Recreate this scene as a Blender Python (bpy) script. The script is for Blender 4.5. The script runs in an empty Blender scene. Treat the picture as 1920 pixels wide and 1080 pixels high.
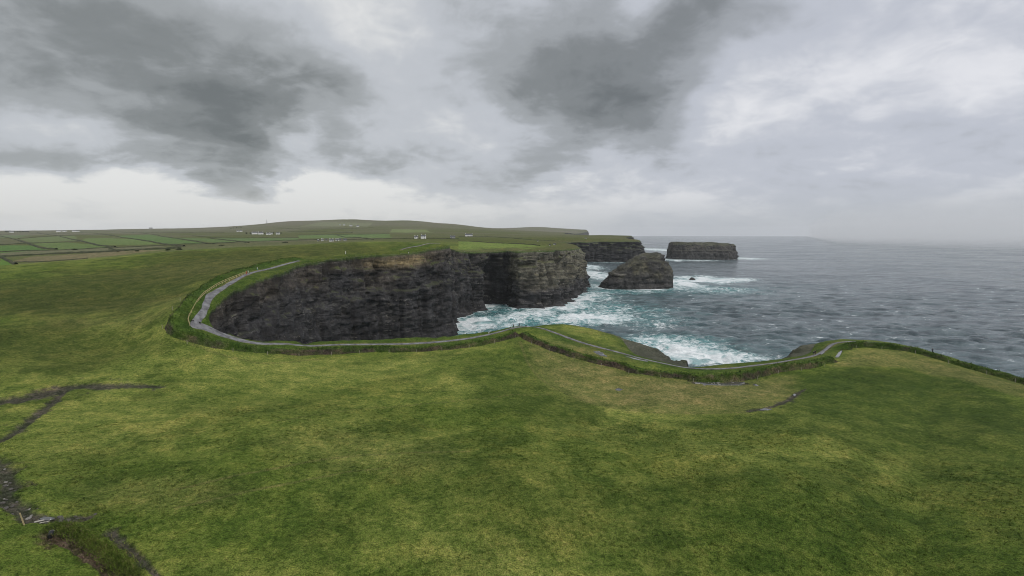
import bpy, bmesh, math, random
import numpy as np
from mathutils import Vector, Matrix

random.seed(7)
RNG = np.random.default_rng(11)
scene = bpy.context.scene
COL = scene.collection
R = math.radians

# ------------------------------------------------------------------ camera
CAM_H = 68.0                      # metres above the sea
PITCH = math.atan(102 / 960)
cam_d = bpy.data.cameras.new("camera")
cam_d.sensor_width = 36
cam_d.lens = 18.0                 # 90 degrees across
cam_d.clip_start = 0.5
cam_d.clip_end = 80000
cam = bpy.data.objects.new("camera", cam_d)
cam.location = (0, 0, CAM_H)
cam.rotation_euler = (math.pi / 2 - PITCH, 0, 0)
COL.objects.link(cam)
scene.camera = cam

# ------------------------------------------------------------------ exposure
scene.view_settings.view_transform = 'Standard'
scene.view_settings.look = 'None'
scene.view_settings.gamma = 1
scene.view_settings.use_curve_mapping = False
scene.view_settings.exposure = 0.0
scene.cycles.volume_bounces = 2
scene.cycles.max_bounces = 6
scene.cycles.volume_step_rate = 8
scene.cycles.use_adaptive_sampling = True
scene.cycles.adaptive_threshold = 0.006
scene.cycles.filter_width = 1.0
scene.cycles.use_denoising = True
scene.cycles.denoiser = 'OPENIMAGEDENOISE'
scene.cycles.denoising_prefilter = 'ACCURATE'
scene.cycles.denoising_input_passes = 'RGB_ALBEDO_NORMAL'

# ------------------------------------------------------------------ sun
SUN_EL, SUN_AZ = R(52), R(125)    # azimuth measured clockwise from +Y (over the sea, behind the right shoulder)
sun_d = bpy.data.lights.new("sun", 'SUN')
sun_d.energy = 1.5
sun_d.angle = R(12)
sun_d.color = (1.0, 0.95, 0.88)
sun = bpy.data.objects.new("sun", sun_d)
to_sun = Vector((math.sin(SUN_AZ) * math.cos(SUN_EL), math.cos(SUN_AZ) * math.cos(SUN_EL), math.sin(SUN_EL)))
sun.rotation_euler = to_sun.to_track_quat('Z', 'Y').to_euler()
sun.location = (0, 0, 400)
COL.objects.link(sun)


# ------------------------------------------------------------------ node helper
class NT:
    def __init__(self, tree):
        self.t = tree
        self.n = tree.nodes
        self.l = tree.links

    def link(self, a, b):
        self.l.new(a, b)

    def put(self, sock, v):
        if v is None:
            return
        if isinstance(v, bpy.types.NodeSocket):
            self.l.new(v, sock)
        else:
            try:
                sock.default_value = v
            except TypeError:
                sock.default_value = tuple(v) + (1.0,)
            except ValueError:
                sock.default_value = tuple(v) + (1.0,)

    def math(self, op, a, b=None, c=None, clamp=False):
        n = self.n.new('ShaderNodeMath')
        n.operation = op
        n.use_clamp = clamp
        for i, v in enumerate((a, b, c)):
            if v is not None:
                self.put(n.inputs[i], v)
        return n.outputs[0]

    def vmath(self, op, a, b=None):
        n = self.n.new('ShaderNodeVectorMath')
        n.operation = op
        self.put(n.inputs[0], a)
        if b is not None:
            self.put(n.inputs[1], b)
        return n.outputs[0]

    def noise(self, vec, scale, detail=5, rough=0.55, dist=0.0):
        n = self.n.new('ShaderNodeTexNoise')
        self.put(n.inputs['Vector'], vec)
        n.inputs['Scale'].default_value = scale
        n.inputs['Detail'].default_value = detail
        n.inputs['Roughness'].default_value = rough
        n.inputs['Distortion'].default_value = dist
        return n.outputs['Fac']

    def maprange(self, v, a, b, c=0.0, d=1.0, smooth=True):
        n = self.n.new('ShaderNodeMapRange')
        n.interpolation_type = 'SMOOTHSTEP' if smooth else 'LINEAR'
        self.put(n.inputs[0], v)
        for i, x in enumerate((a, b, c, d)):
            self.put(n.inputs[1 + i], x)
        return n.outputs[0]

    def mix(self, f, a, b, blend='MIX'):
        n = self.n.new('ShaderNodeMix')
        n.data_type = 'RGBA'
        n.blend_type = blend
        self.put(n.inputs[0], f)
        self.put(n.inputs[6], a)
        self.put(n.inputs[7], b)
        return n.outputs[2]

    def xyz(self, v):
        n = self.n.new('ShaderNodeSeparateXYZ')
        self.put(n.inputs[0], v)
        return n.outputs

    def comb(self, x, y, z):
        n = self.n.new('ShaderNodeCombineXYZ')
        for i, v in enumerate((x, y, z)):
            self.put(n.inputs[i], v)
        return n.outputs[0]

    def attr(self, name, out='Color'):
        n = self.n.new('ShaderNodeAttribute')
        n.attribute_name = name
        return n.outputs[out]

    def bump(self, h, strength, dist):
        n = self.n.new('ShaderNodeBump')
        n.inputs['Strength'].default_value = strength
        n.inputs['Distance'].default_value = dist
        self.put(n.inputs['Height'], h)
        return n.outputs[0]


# ------------------------------------------------------------------ world: Nishita sky behind a heavy broken cloud deck
def build_world():
    w = bpy.data.worlds.new("World")
    scene.world = w
    w.use_nodes = True
    t = NT(w.node_tree)
    t.n.clear()
    out = t.n.new('ShaderNodeOutputWorld')
    sky = t.n.new('ShaderNodeTexSky')
    sky.sky_type = 'NISHITA'
    sky.sun_disc = False
    sky.sun_elevation = SUN_EL
    sky.sun_rotation = SUN_AZ
    bg1 = t.n.new('ShaderNodeBackground')
    bg1.inputs[1].default_value = 0.08
    t.link(sky.outputs[0], bg1.inputs[0])
    tc = t.n.new('ShaderNodeTexCoord')
    d = tc.outputs['Generated']
    x, y, z = t.xyz(d)
    zc = t.math('MAXIMUM', z, 0.0)
    inv = t.math('DIVIDE', 1.0, t.math('ADD', zc, 0.30))
    deck = t.comb(t.math('MULTIPLY', x, inv), t.math('MULTIPLY', y, inv), 0.0)   # the flat cloud deck seen from below
    wob1 = t.noise(t.vmath('ADD', deck, (3.1, 7.7, 0)), 1.3, 6, 0.55, 0.3)
    wob2 = t.noise(t.vmath('ADD', deck, (13.1, 2.7, 0)), 1.5, 6, 0.55, 0.3)
    az = t.math('ARCTAN2', x, y)
    el = t.math('ARCSINE', z)
    az = t.math('ADD', az, t.math('MULTIPLY', t.math('SUBTRACT', wob1, 0.5), 0.34))
    el = t.math('ADD', el, t.math('MULTIPLY', t.math('SUBTRACT', wob2, 0.5), 0.22))
    n1 = t.noise(t.vmath('ADD', deck, (1.0, 4.0, 0)), 0.9, 9, 0.52, 0.25)
    n2 = t.noise(t.vmath('ADD', deck, (9.0, 1.0, 5)), 2.8, 8, 0.55, 0.35)
    acc = t.math('MULTIPLY', t.math('SUBTRACT', n1, 0.5), 1.25)
    acc = t.math('MULTIPLY_ADD', t.math('SUBTRACT', n2, 0.5), 0.85, acc)
    n3 = t.noise(t.vmath('ADD', deck, (2.0, 6.0, 3)), 7.5, 7, 0.6, 0.5)
    acc = t.math('MULTIPLY_ADD', t.math('SUBTRACT', n3, 0.5), 0.50, acc)
    acc = t.math('ADD', acc, 0.34)
    # cloud masses: direction (deg), half sizes (deg), weight: positive is thick and dark, negative is thin and bright
    for (ca, ce, sa, se, wgt) in CLOUDS:
        a = t.math('MULTIPLY', t.math('SUBTRACT', az, R(ca)), 1 / R(sa))
        b = t.math('MULTIPLY', t.math('SUBTRACT', el, R(ce)), 1 / R(se))
        q = t.math('MULTIPLY_ADD', a, a, t.math('MULTIPLY', b, b))
        acc = t.math('MULTIPLY_ADD', t.math('EXPONENT', t.math('MULTIPLY', q, -1.0)), wgt, acc)
    acc = t.math('MULTIPLY', acc, 0.78)
    ramp = t.n.new('ShaderNodeValToRGB')
    cr = ramp.color_ramp
    cr.interpolation = 'EASE'
    cr.elements[0].position = 0.0
    cr.elements[0].color = (0.80, 0.805, 0.81, 1)
    cr.elements[1].position = 1.0
    cr.elements[1].color = (0.155, 0.170, 0.176, 1)
    e = cr.elements.new(0.33)
    e.color = (0.535, 0.56, 0.605, 1)
    e = cr.elements.new(0.82)
    e.color = (0.225, 0.242, 0.25, 1)
    e = cr.elements.new(0.6)
    e.color = (0.355, 0.375, 0.395, 1)
    t.link(acc, ramp.inputs[0])
    col = ramp.outputs[0]
    # a cooler, lilac cast over the sea, neutral over the land
    tint = t.mix(t.maprange(x, -0.35, 0.65), (1.0, 1.0, 0.985), (0.985, 0.99, 1.035))
    col = t.mix(1.0, col, tint, 'MULTIPLY')
    # rain murk near the sea horizon, pale air near the land horizon
    horizon = t.mix(t.maprange(x, -0.3, 0.35), (0.70, 0.705, 0.70), (0.47, 0.50, 0.54))
    col = t.mix(t.maprange(z, 0.01, 0.10, 0.8, 0.0), col, horizon)
    # unseen sky overhead and behind the lens, brightened to lift haze and ground light
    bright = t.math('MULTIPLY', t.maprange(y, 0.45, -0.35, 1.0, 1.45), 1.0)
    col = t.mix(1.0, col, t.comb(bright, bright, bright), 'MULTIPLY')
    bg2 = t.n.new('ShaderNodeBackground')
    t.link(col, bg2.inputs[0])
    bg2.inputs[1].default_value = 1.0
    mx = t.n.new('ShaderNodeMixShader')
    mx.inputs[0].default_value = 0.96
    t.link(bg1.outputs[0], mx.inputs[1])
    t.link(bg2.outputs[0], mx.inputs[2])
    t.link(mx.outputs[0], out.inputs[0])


def ae(u, v, su, sv, w):
    a = math.atan((u - 960) / 960)
    e = math.atan((438 - v) / 960 * math.cos(a))
    k = math.cos(a)
    return (math.degrees(a), math.degrees(e), math.degrees(su / 960) * k * k, math.degrees(sv / 960) * k, w)


CLOUDS = [ae(*c) for c in (
    (280, 140, 430, 160, 0.38), (420, 225, 270, 95, 0.50), (540, 255, 150, 70, 0.42), (240, 305, 150, 26, 0.2), (420, 318, 130, 20, 0.35), (1010, 130, 150, 110, 0.52),
    (1190, 165, 140, 120, 0.70), (1310, 40, 170, 60, 0.45), (700, 300, 80, 40, 0.25), (1020, 335, 120, 24, 0.25),
    (860, 60, 120, 60, 0.2), (1100, 270, 160, 60, 0.15),
    (130, 225, 130, 45, -0.40), (420, 382, 700, 46, -0.62), (610, 268, 45, 36, -0.5), (690, 130, 110, 110, -0.12),
    (1150, 40, 60, 60, -0.34), (925, 250, 80, 40, -0.22), (1320, 205, 110, 45, -0.35), (1700, 160, 260, 80, -0.16),
    (1900, 60, 160, 120, -0.15), (1110, 325, 70, 26, -0.3), (1780, 345, 120, 30, 0.12), (1560, 390, 200, 40, -0.05))]
build_world()


# ------------------------------------------------------------------ numpy noise
def _h(ix, iy, iz, seed):
    h = (ix.astype(np.int64) * 374761393 + iy.astype(np.int64) * 668265263 + iz.astype(np.int64) * 2147483647 + seed * 974634777) & 0xffffffff
    h = ((h ^ (h >> 13)) * 1274126177) & 0xffffffff
    h = (h ^ (h >> 16)) & 0xffff
    return h.astype(np.float32) / 32767.5 - 1.0


def vnoise(x, y, z=None, seed=0):
    x = np.asarray(x, np.float64)
    y = np.asarray(y, np.float64)
    ix = np.floor(x); iy = np.floor(y)
    fx = (x - ix).astype(np.float32); fy = (y - iy).astype(np.float32)
    fx = fx * fx * fx * (fx * (fx * 6 - 15) + 10)
    fy = fy * fy * fy * (fy * (fy * 6 - 15) + 10)
    if z is None:
        zz = np.zeros_like(ix)
        a = _h(ix, iy, zz, seed); b = _h(ix + 1, iy, zz, seed)
        c = _h(ix, iy + 1, zz, seed); d = _h(ix + 1, iy + 1, zz, seed)
        p = a + (b - a) * fx; q = c + (d - c) * fx
        return p + (q - p) * fy
    z = np.asarray(z, np.float64)
    iz = np.floor(z); fz = (z - iz).astype(np.float32)
    fz = fz * fz * fz * (fz * (fz * 6 - 15) + 10)
    r = []
    for k in (0, 1):
        a = _h(ix, iy, iz + k, seed); b = _h(ix + 1, iy, iz + k, seed)
        c = _h(ix, iy + 1, iz + k, seed); d = _h(ix + 1, iy + 1, iz + k, seed)
        p = a + (b - a) * fx; q = c + (d - c) * fx
        r.append(p + (q - p) * fy)
    return r[0] + (r[1] - r[0]) * fz


def fbm(x, y, z=None, octv=4, seed=0, gain=0.5):
    s = 0; a = 1.0; f = 1.0; tot = 0
    for o in range(octv):
        s = s + a * vnoise(x * f + 17.3 * o, y * f - 9.1 * o, None if z is None else z * f + 5.7 * o, seed + o)
        tot += a; a *= gain; f *= 2.03
    return s / tot


def sstep(a, b, x):
    t = np.clip((x - a) / (b - a), 0, 1)
    return t * t * (3 - 2 * t)


# ------------------------------------------------------------------ survey: sight lines of the photograph turned into ground points
def ray(u, v):
    cx = (u - 960) / 960; cy = -(v - 540) / 960
    return (cx, math.cos(PITCH) + cy * math.sin(PITCH), -math.sin(PITCH) + cy * math.cos(PITCH))


def P(u, v, Y):
    d = ray(u, v); t = Y / d[1]
    return (t * d[0], Y, CAM_H + t * d[2])


def sea_at(u, v):
    d = ray(u, v); t = -CAM_H / d[2]
    return (t * d[0], t * d[1])


PATH = [(560, 489, 268), (500, 505, 235), (440, 526, 203), (395, 552, 180), (374, 580, 166), (361, 603, 158), (385, 617, 160),
        (440, 633, 165), (530, 642, 175), (630, 645.5, 185), (700, 645, 191), (770, 644, 197), (830, 640, 203), (880, 634, 208),
        (920, 626, 213), (950, 618, 218), (975, 612, 222), (1000, 612, 224), (1015, 615, 222), (1050, 627, 213), (1085, 640, 205),
        (1120, 650, 199), (1160, 660, 193), (1200, 671, 187), (1250, 682, 181), (1290, 689, 177), (1330, 691, 175), (1370, 690, 175),
        (1420, 684, 178), (1480, 675, 183), (1525, 666, 188), (1545, 656, 195), (1560, 645, 203), (1580, 641, 207), (1610, 640, 209), (1650, 643, 207)]
RIM_NEAR = [(2000, 738, 148), (1920, 711, 164), (1860, 692, 176), (1800, 674, 190), (1750, 659, 203), (1700, 647, 214), (1660, 640, 221),
            (1620, 636, 223), (1580, 635, 222), (1540, 637.5, 218), (1524, 646, 209), (1519, 657, 202), (1500, 667, 196), (1478, 670, 195), (1440, 676, 193),
            (1400, 680, 190), (1330, 684, 184), (1300, 687.5, 181), (1285, 687.5, 181.5), (1257, 680, 186), (1222, 673, 191), (1197, 664.5, 197), (1182, 653, 205), (1172, 640, 214), (1160, 630, 222),
            (1122, 616, 236), (1085, 609, 246), (1055, 606, 250), (1022, 607, 246), (985, 609.5, 236), (960, 611, 229), (922, 619, 222),
            (855, 625, 214), (760, 631, 205), (700, 634, 199), (636, 635.5, 193), (590, 637, 188), (570, 643, 184), (556, 636, 186), (518, 631, 181),
            (499, 637, 177), (458, 631, 171), (420, 624, 166), (404, 612, 164), (399, 588, 168), (408, 573, 174), (421, 561, 180), (436, 545, 189), (458, 539, 196),
            (473, 530, 203), (494, 521, 212), (521, 513, 224), (562, 494, 258), (595, 489, 272), (662, 480, 295), (705, 477, 308),
            (762, 473, 320), (810, 465, 335), (840, 459.5, 345)]
RIM_MID = [(870, 472, 440), (905, 471, 462), (930, 471, 482), (945, 470, 490), (957, 470, 477), (975, 470, 468), (1010, 469, 475), (1040, 468, 490),
           (1065, 467, 540), (1080, 466, 600), (1086, 465, 660)]
RIM_FAR = [(1055, 455, 1230), (1100, 454, 1235), (1150, 453, 1240), (1185, 452, 1225), (1199, 452, 1265), (1197, 450, 1350)]

CTRL_V = PATH + RIM_NEAR + RIM_MID + RIM_FAR + [
    (0, 750, 105), (0, 620, 148), (0, 550, 190), (0, 501, 250), (0, 496, 480), (0, 470, 800), (0, 450, 1500), (0, 438, 3000), (0, 433.5, 5000),
    (240, 800, 95), (240, 650, 148), (240, 560, 195), (240, 510, 240), (240, 479, 295), (240, 470, 560), (240, 455, 1000), (240, 440, 2200), (240, 430, 4500),
    (120, 490, 272), (360, 468.5, 310), (340, 560, 183), (330, 620, 152), (400, 520, 210),
    (480, 463, 330), (480, 459, 700), (480, 446, 1300), (480, 438, 2000), (480, 430, 3200), (480, 421, 4200),
    (420, 430, 3900), (540, 415, 4300), (600, 457, 380), (600, 452, 800), (600, 446, 1300), (600, 435, 2200), (600, 425, 3200), (600, 413, 4300),
    (660, 411, 4400), (720, 414, 4300), (770, 413.5, 4300), (660, 454.5, 390), (740, 453.5, 400), (740, 450, 800), (740, 444, 1150), (740, 435, 2000), (740, 425, 3000),
    (800, 417.5, 4000), (850, 458, 560), (850, 453, 700), (850, 448, 900), (850, 444, 1150), (850, 436, 1800), (850, 428, 2800), (850, 420, 3800),
    (900, 427, 3700), (960, 463, 600), (960, 457, 800), (960, 450, 1100), (960, 443, 1700), (960, 437, 2600), (960, 431.5, 3500),
    (960, 427.5, 6500), (1000, 425, 6500), (1040, 427.5, 6500), (1080, 431, 6300), (1095, 434, 6000),
    (1040, 461, 600), (1040, 455, 900), (1040, 448, 1300), (1040, 442, 2000), (1040, 437, 3000),
    (1120, 446, 1450), (1120, 441, 1800), (1180, 442, 1750), (1080, 447, 1300), (1165, 446, 1350),
    (975, 640, 194), (960, 700, 155), (960, 800, 110), (1160, 730, 150), (1160, 800, 118), (1300, 735, 145), (1400, 712, 158), (1440, 765, 125), (1440, 900, 80),
    (1640, 680, 175), (1640, 760, 128), (1748, 667, 181), (1920, 722, 145), (1920, 830, 98), (700, 700, 150), (700, 660, 178), (500, 680, 152), (500, 800, 98)]
CTRL_Z = [(960, 25, 29), (960, 60, 28), (0, 55, 31), (-300, 60, 33), (-300, 150, 41), (-300, 260, 50), (-300, 500, 38), (-300, 1500, 48), (-300, 5000, 90),
          (1920, 58, 27), (2300, 110, 26), (0, 310, 46), (0, 370, 40), (120, 350, 44), (240, 365, 47), (360, 380, 51), (480, 420, 53), (600, 470, 57), (740, 480, 57),
          (1500, 420, 21), (1500, 900, 30), (1090, 780, 50), (960, 4700, 78), (0, 8500, 80), (480, 8500, 90), (960, 8500, 100), (240, 6500, 90),
          (660, 6000, 120), (1080, 1000, 48)]
pts = [P(*c) for c in CTRL_V]
for u, Y, z in CTRL_Z:
    pts.append(((u - 960) / 960 * Y, Y, z))
for r_, z_ in ((40, 29), (150, 33), (600, 40), (3000, 55)):
    for a_ in (-100, -140, 180, 140, 100, -75, 75):
        pts.append((r_ * math.sin(R(a_)), r_ * math.cos(R(a_)), z_))
pts = np.array(pts)


def lp(X, Y):
    return np.arctan2(X, Y), np.log(np.maximum(np.hypot(X, Y), 1.0))


CA, CL = lp(pts[:, 0], pts[:, 1])


def kern(a, l, c=0.03):
    da = np.abs(a[:, None] - CA[None]); da = np.minimum(da, 2 * np.pi - da)
    return -np.sqrt(da ** 2 + (l[:, None] - CL[None]) ** 2 + c * c)


_n = len(pts)
A = np.zeros((_n + 1, _n + 1))
A[:_n, :_n] = kern(CA, CL) + 0.004 * np.eye(_n)
A[:_n, _n] = 1; A[_n, :_n] = 1
W = np.linalg.solve(A, np.append(pts[:, 2], 0))


def base(X, Y):
    X = np.atleast_1d(np.asarray(X, float)); Y = np.atleast_1d(np.asarray(Y, float))
    out = np.empty(X.size)
    for i in range(0, X.size, 40000):
        a, l = lp(X[i:i + 40000], Y[i:i + 40000])
        out[i:i + 40000] = (kern(a, l).astype(np.float32) @ W[:_n].astype(np.float32)) + W[_n]
    return out


def hit(u, v, y0=30.0, y1=9000.0):
    d = ray(u, v)
    ys = np.geomspace(y0, y1, 1500)
    t = ys / d[1]
    dz = CAM_H + t * d[2] - base(t * d[0], ys)
    k = np.argmax(dz < 0)
    if dz[k] >= 0:                       # grazes past: take the nearest approach
        k = int(np.argmin(dz / ys)); tt = t[k]
    elif k == 0:
        tt = t[0]
    else:
        f = dz[k - 1] / (dz[k - 1] - dz[k]); tt = t[k - 1] + f * (t[k] - t[k - 1])
    return np.array((tt * d[0], tt * d[1]))


def catmull(p, n_per):
    p = np.asarray(p, float)
    q = np.vstack([2 * p[0] - p[1], p, 2 * p[-1] - p[-2]])
    out = []
    for i in range(len(p) - 1):
        a, b, c, d = q[i], q[i + 1], q[i + 2], q[i + 3]
        n = max(2, int(n_per(b, c)) if callable(n_per) else n_per)
        for k in range(n):
            s = k / n
            out.append(0.5 * ((2 * b) + (c - a) * s + (2 * a - 5 * b + 4 * c - d) * s * s + (3 * b - a - 3 * c + d) * s ** 3))
    out.append(p[-1])
    return np.array(out)


def resample(p, step):
    seg = np.hypot(*np.diff(p[:, :2], axis=0).T)
    s = np.r_[0, np.cumsum(seg)]
    n = max(2, int(s[-1] / step))
    t = np.linspace(0, s[-1], n + 1)
    return np.stack([np.interp(t, s, p[:, k]) for k in range(p.shape[1])], 1)


def poly_dist(X, Y, line, chunk=30000):
    """distance to a polyline and the fraction along it"""
    line = np.asarray(line)[:, :2]
    a = line[:-1]; b = line[1:]; ab = b - a; L2 = (ab ** 2).sum(1) + 1e-9
    D = np.empty(X.size, np.float32); F = np.empty(X.size, np.float32)
    for i in range(0, X.size, chunk):
        x = X[i:i + chunk, None]; y = Y[i:i + chunk, None]
        t = np.clip(((x - a[:, 0]) * ab[:, 0] + (y - a[:, 1]) * ab[:, 1]) / L2, 0, 1)
        d2 = (x - a[:, 0] - t * ab[:, 0]) ** 2 + (y - a[:, 1] - t * ab[:, 1]) ** 2
        k = d2.argmin(1); r = np.arange(len(k))
        D[i:i + chunk] = np.sqrt(d2[r, k]); F[i:i + chunk] = (k + t[r, k]) / len(a)
    return D, F


def near_dist(X, Y, line, reach):
    """poly_dist only where it can matter"""
    D = np.full(X.size, 1e6, np.float32); F = np.zeros(X.size, np.float32)
    lo = line[:, :2].min(0) - reach; hi = line[:, :2].max(0) + reach
    m = (X > lo[0]) & (X < hi[0]) & (Y > lo[1]) & (Y < hi[1])
    if m.any():
        D[m], F[m] = poly_dist(X[m], Y[m], line)
    return D, F


def inside(X, Y, poly):
    c = np.zeros(X.size, bool)
    x0, y0 = poly[:, 0], poly[:, 1]
    x1, y1 = np.roll(x0, -1), np.roll(y0, -1)
    for i in range(0, X.size, 20000):
        x = X[i:i + 20000, None]; y = Y[i:i + 20000, None]
        with np.errstate(divide='ignore', invalid='ignore'):
            k = ((y0 > y) != (y1 > y)) & (x < (x1 - x0) * (y - y0) / (y1 - y0) + x0)
        c[i:i + 20000] = k.sum(1) % 2 == 1
    return c


# ------------------------------------------------------------------ coastline in plan.  columns: x, y, batter (m), shape (0 cliff, 1 rounded ramp), paint (0 dark, 1 ochre)
def C(u, v, Y, out=6, ramp=0, ochre=0):
    p = P(u, v, Y)
    return (p[0], p[1], out, ramp, ochre)


coast = [(520, -500, 8, 0, 0), (330, -60, 8, 0, 0), (215, 70, 8, 0, 0)]
for c in RIM_NEAR:
    u = c[0]
    o, rp, oc = 6, 0, 0
    if 1165 < u < 1290: o, rp = 21, 1
    elif 1480 < u < 1530: o, rp = 11, 0.9
    elif 1000 < u <= 1160: o, rp = 12, 0.5
    if u < 570 and c[1] < 600 or 562 <= u <= 845 and c[1] < 500: o = 7
    coast.append(C(*c, o, rp, oc))
coast += [C(845, 463, 354, 4), C(843, 466, 370, 4), C(842, 469, 402, 4)]
for c in RIM_MID:
    coast.append(C(*c, 9 if c[0] > 1060 else 7, 0, 0 if c[0] < 950 else 1))
coast += [C(1083, 465, 760, 6, 0, .4), C(1062, 462, 950, 6), C(1046, 458, 1130, 6)]
coast += [C(*c, 12, 0, 0.0) for c in RIM_FAR]
coast += [C(1172, 447, 1500, 10), C(1178, 443, 1640, 10), C(1184, 442.5, 1720, 10), C(1180, 442, 1850, 10), C(1150, 441, 2150, 10), C(1060, 440, 2900, 10),
          C(1075, 437, 4300, 10), C(1099, 435, 5700, 20), C(1101, 436, 6300, 20), C(1090, 436, 7600, 20)]
coast = np.array(coast, float)
cs = catmull(coast, lambda b, c: max(4, np.hypot(*(b - c)[:2]) / max(0.9, 0.0028 * np.hypot(*b[:2]))))
cs[:, 2:] = np.clip(cs[:, 2:], [2, 0, 0], [40, 1, 1])
tan = np.gradient(cs[:, :2], axis=0); tan /= np.linalg.norm(tan, axis=1)[:, None] + 1e-9
nrm = np.stack([tan[:, 1], -tan[:, 0]], 1)
rr = np.hypot(cs[:, 0], cs[:, 1])
amp = np.clip(rr * 0.012, 0.8, 9)
jag = amp * (fbm(cs[:, 0] / (6 * amp), cs[:, 1] / (6 * amp), octv=4, seed=3, gain=0.6))
jag += np.clip(rr * 0.004, .4, 3) * fbm(cs[:, 0] / 3.2, cs[:, 1] / 3.2, octv=3, seed=4, gain=.6)
jag[(cs[:, 3] > .4)] *= 0.35
cs[:, :2] += nrm * jag[:, None]
COAST = cs
LANDPOLY = np.vstack([cs[:, :2], [(-15000, 9500), (-15000, -9000), (520, -9000)]])


def coast_sd(X, Y, band=18.0, poly=LANDPOLY):
    coarse = COAST[::6]
    D, F = poly_dist(X, Y, coarse)
    ins = np.zeros(X.size, bool)
    coarse_poly = np.vstack([coarse[:, :2], poly[-3:]])
    ins[:] = inside(X, Y, coarse_poly)
    lim = np.maximum(band, 0.03 * np.hypot(X, Y))
    m = D < lim
    if m.any():
        D[m], _ = poly_dist(X[m], Y[m], COAST, 4000)
        ins[m] = inside(X[m], Y[m], poly)
    return np.where(ins, D, -D)


# ------------------------------------------------------------------ lines on the land
def hits(lst, **k):
    return np.array([hit(u, v, **k) for u, v in lst])


path_xy = resample(catmull([P(*c) for c in PATH], 10)[:, :2], 1.0)
path_far_xy = resample(catmull(hits([(752, 468), (768, 464), (790, 460), (812, 456.7), (826, 456.2)], y0=290, y1=420), 6), 1.0)
BANK1 = [(560, 484, ), (500, 495), (450, 509), (410, 525), (375, 546), (350, 569), (333, 592), (324, 612), (335, 623), (360, 635), (400, 646), (450, 654),
         (520, 660), (580, 662), (650, 660), (720, 659), (800, 657), (860, 653), (900, 647), (940, 638), (974, 628)]
BANK2 = [(976, 628), (1000, 640), (1040, 658), (1070, 668), (1110, 678), (1150, 687), (1200, 698), (1250, 705), (1300, 711), (1340, 714), (1380, 712), (1420, 703),
         (1470, 694), (1520, 687), (1562, 677)]
BANK3 = [(1582, 656), (1590, 652), (1605, 651), (1640, 652), (1690, 657), (1740, 667), (1800, 684), (1860, 702), (1920, 719), (2000, 745), (2110, 785), (2260, 850)]
bank1 = resample(catmull(hits(BANK1, y0=100, y1=300), 6), 0.45)
bank2 = resample(catmull(hits(BANK2, y0=100, y1=300), 6), 0.45)
bank3 = resample(catmull(hits(BANK3, y0=60, y1=300), 6), 0.45)

MUD = [  # pixel trail of bare wet ground: points, half width (m), depth (m)
    ([(-60, 768), (0, 752), (60, 743), (110, 730), (150, 723), (200, 724), (250, 722), (300, 723)], 2.1, 0.25),
    ([(120, 733), (100, 750), (75, 771), (40, 801), (0, 825), (-60, 850)], 0.85, 0.3),
    ([(-40, 850), (0, 872), (16, 905), (4, 930), (40, 955), (62, 968), (110, 968), (165, 966)], 1.15, 0.35),
    ([(100, 990), (130, 1012), (180, 1048), (230, 1085), (300, 1140)], 1.1, 0.8),
    ([(205, 995), (225, 1015), (260, 1045), (300, 1082), (330, 1110)], 0.45, 0.3),
    ([(1405, 770), (1440, 763), (1475, 752), (1492, 739), (1510, 728)], 0.8, 0.15),
    ([(1302, 716), (1340, 719), (1398, 718)], 1.5, 0.1),
]
TRACK = [  # faint cattle tracks: points, half width
    ([(330, 915), (480, 885), (640, 858), (760, 850), (880, 846)], 0.35),
    ([(330, 952), (480, 920), (640, 888), (720, 878)], 0.3),
    ([(520, 790), (640, 770), (800, 756), (1030, 741)], 0.25),
    ([(975, 640), (990, 680), (1030, 722), (1100, 752), (1170, 767), (1300, 775), (1400, 773)], 0.5),
    ([(360, 645), (420, 665), (500, 680), (600, 672)], 0.7)]
mud_xy = [(resample(catmull(hits(p), 5), 0.5), w, d) for p, w, d in MUD]
track_xy = [(resample(catmull(hits(p), 5), 0.8), w) for p, w in TRACK]


def lin(*c):
    return np.array([(x / 255 / 12.92 if x / 255 < .04045 else ((x / 255 + .055) / 1.055) ** 2.4) for x in c])


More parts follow.
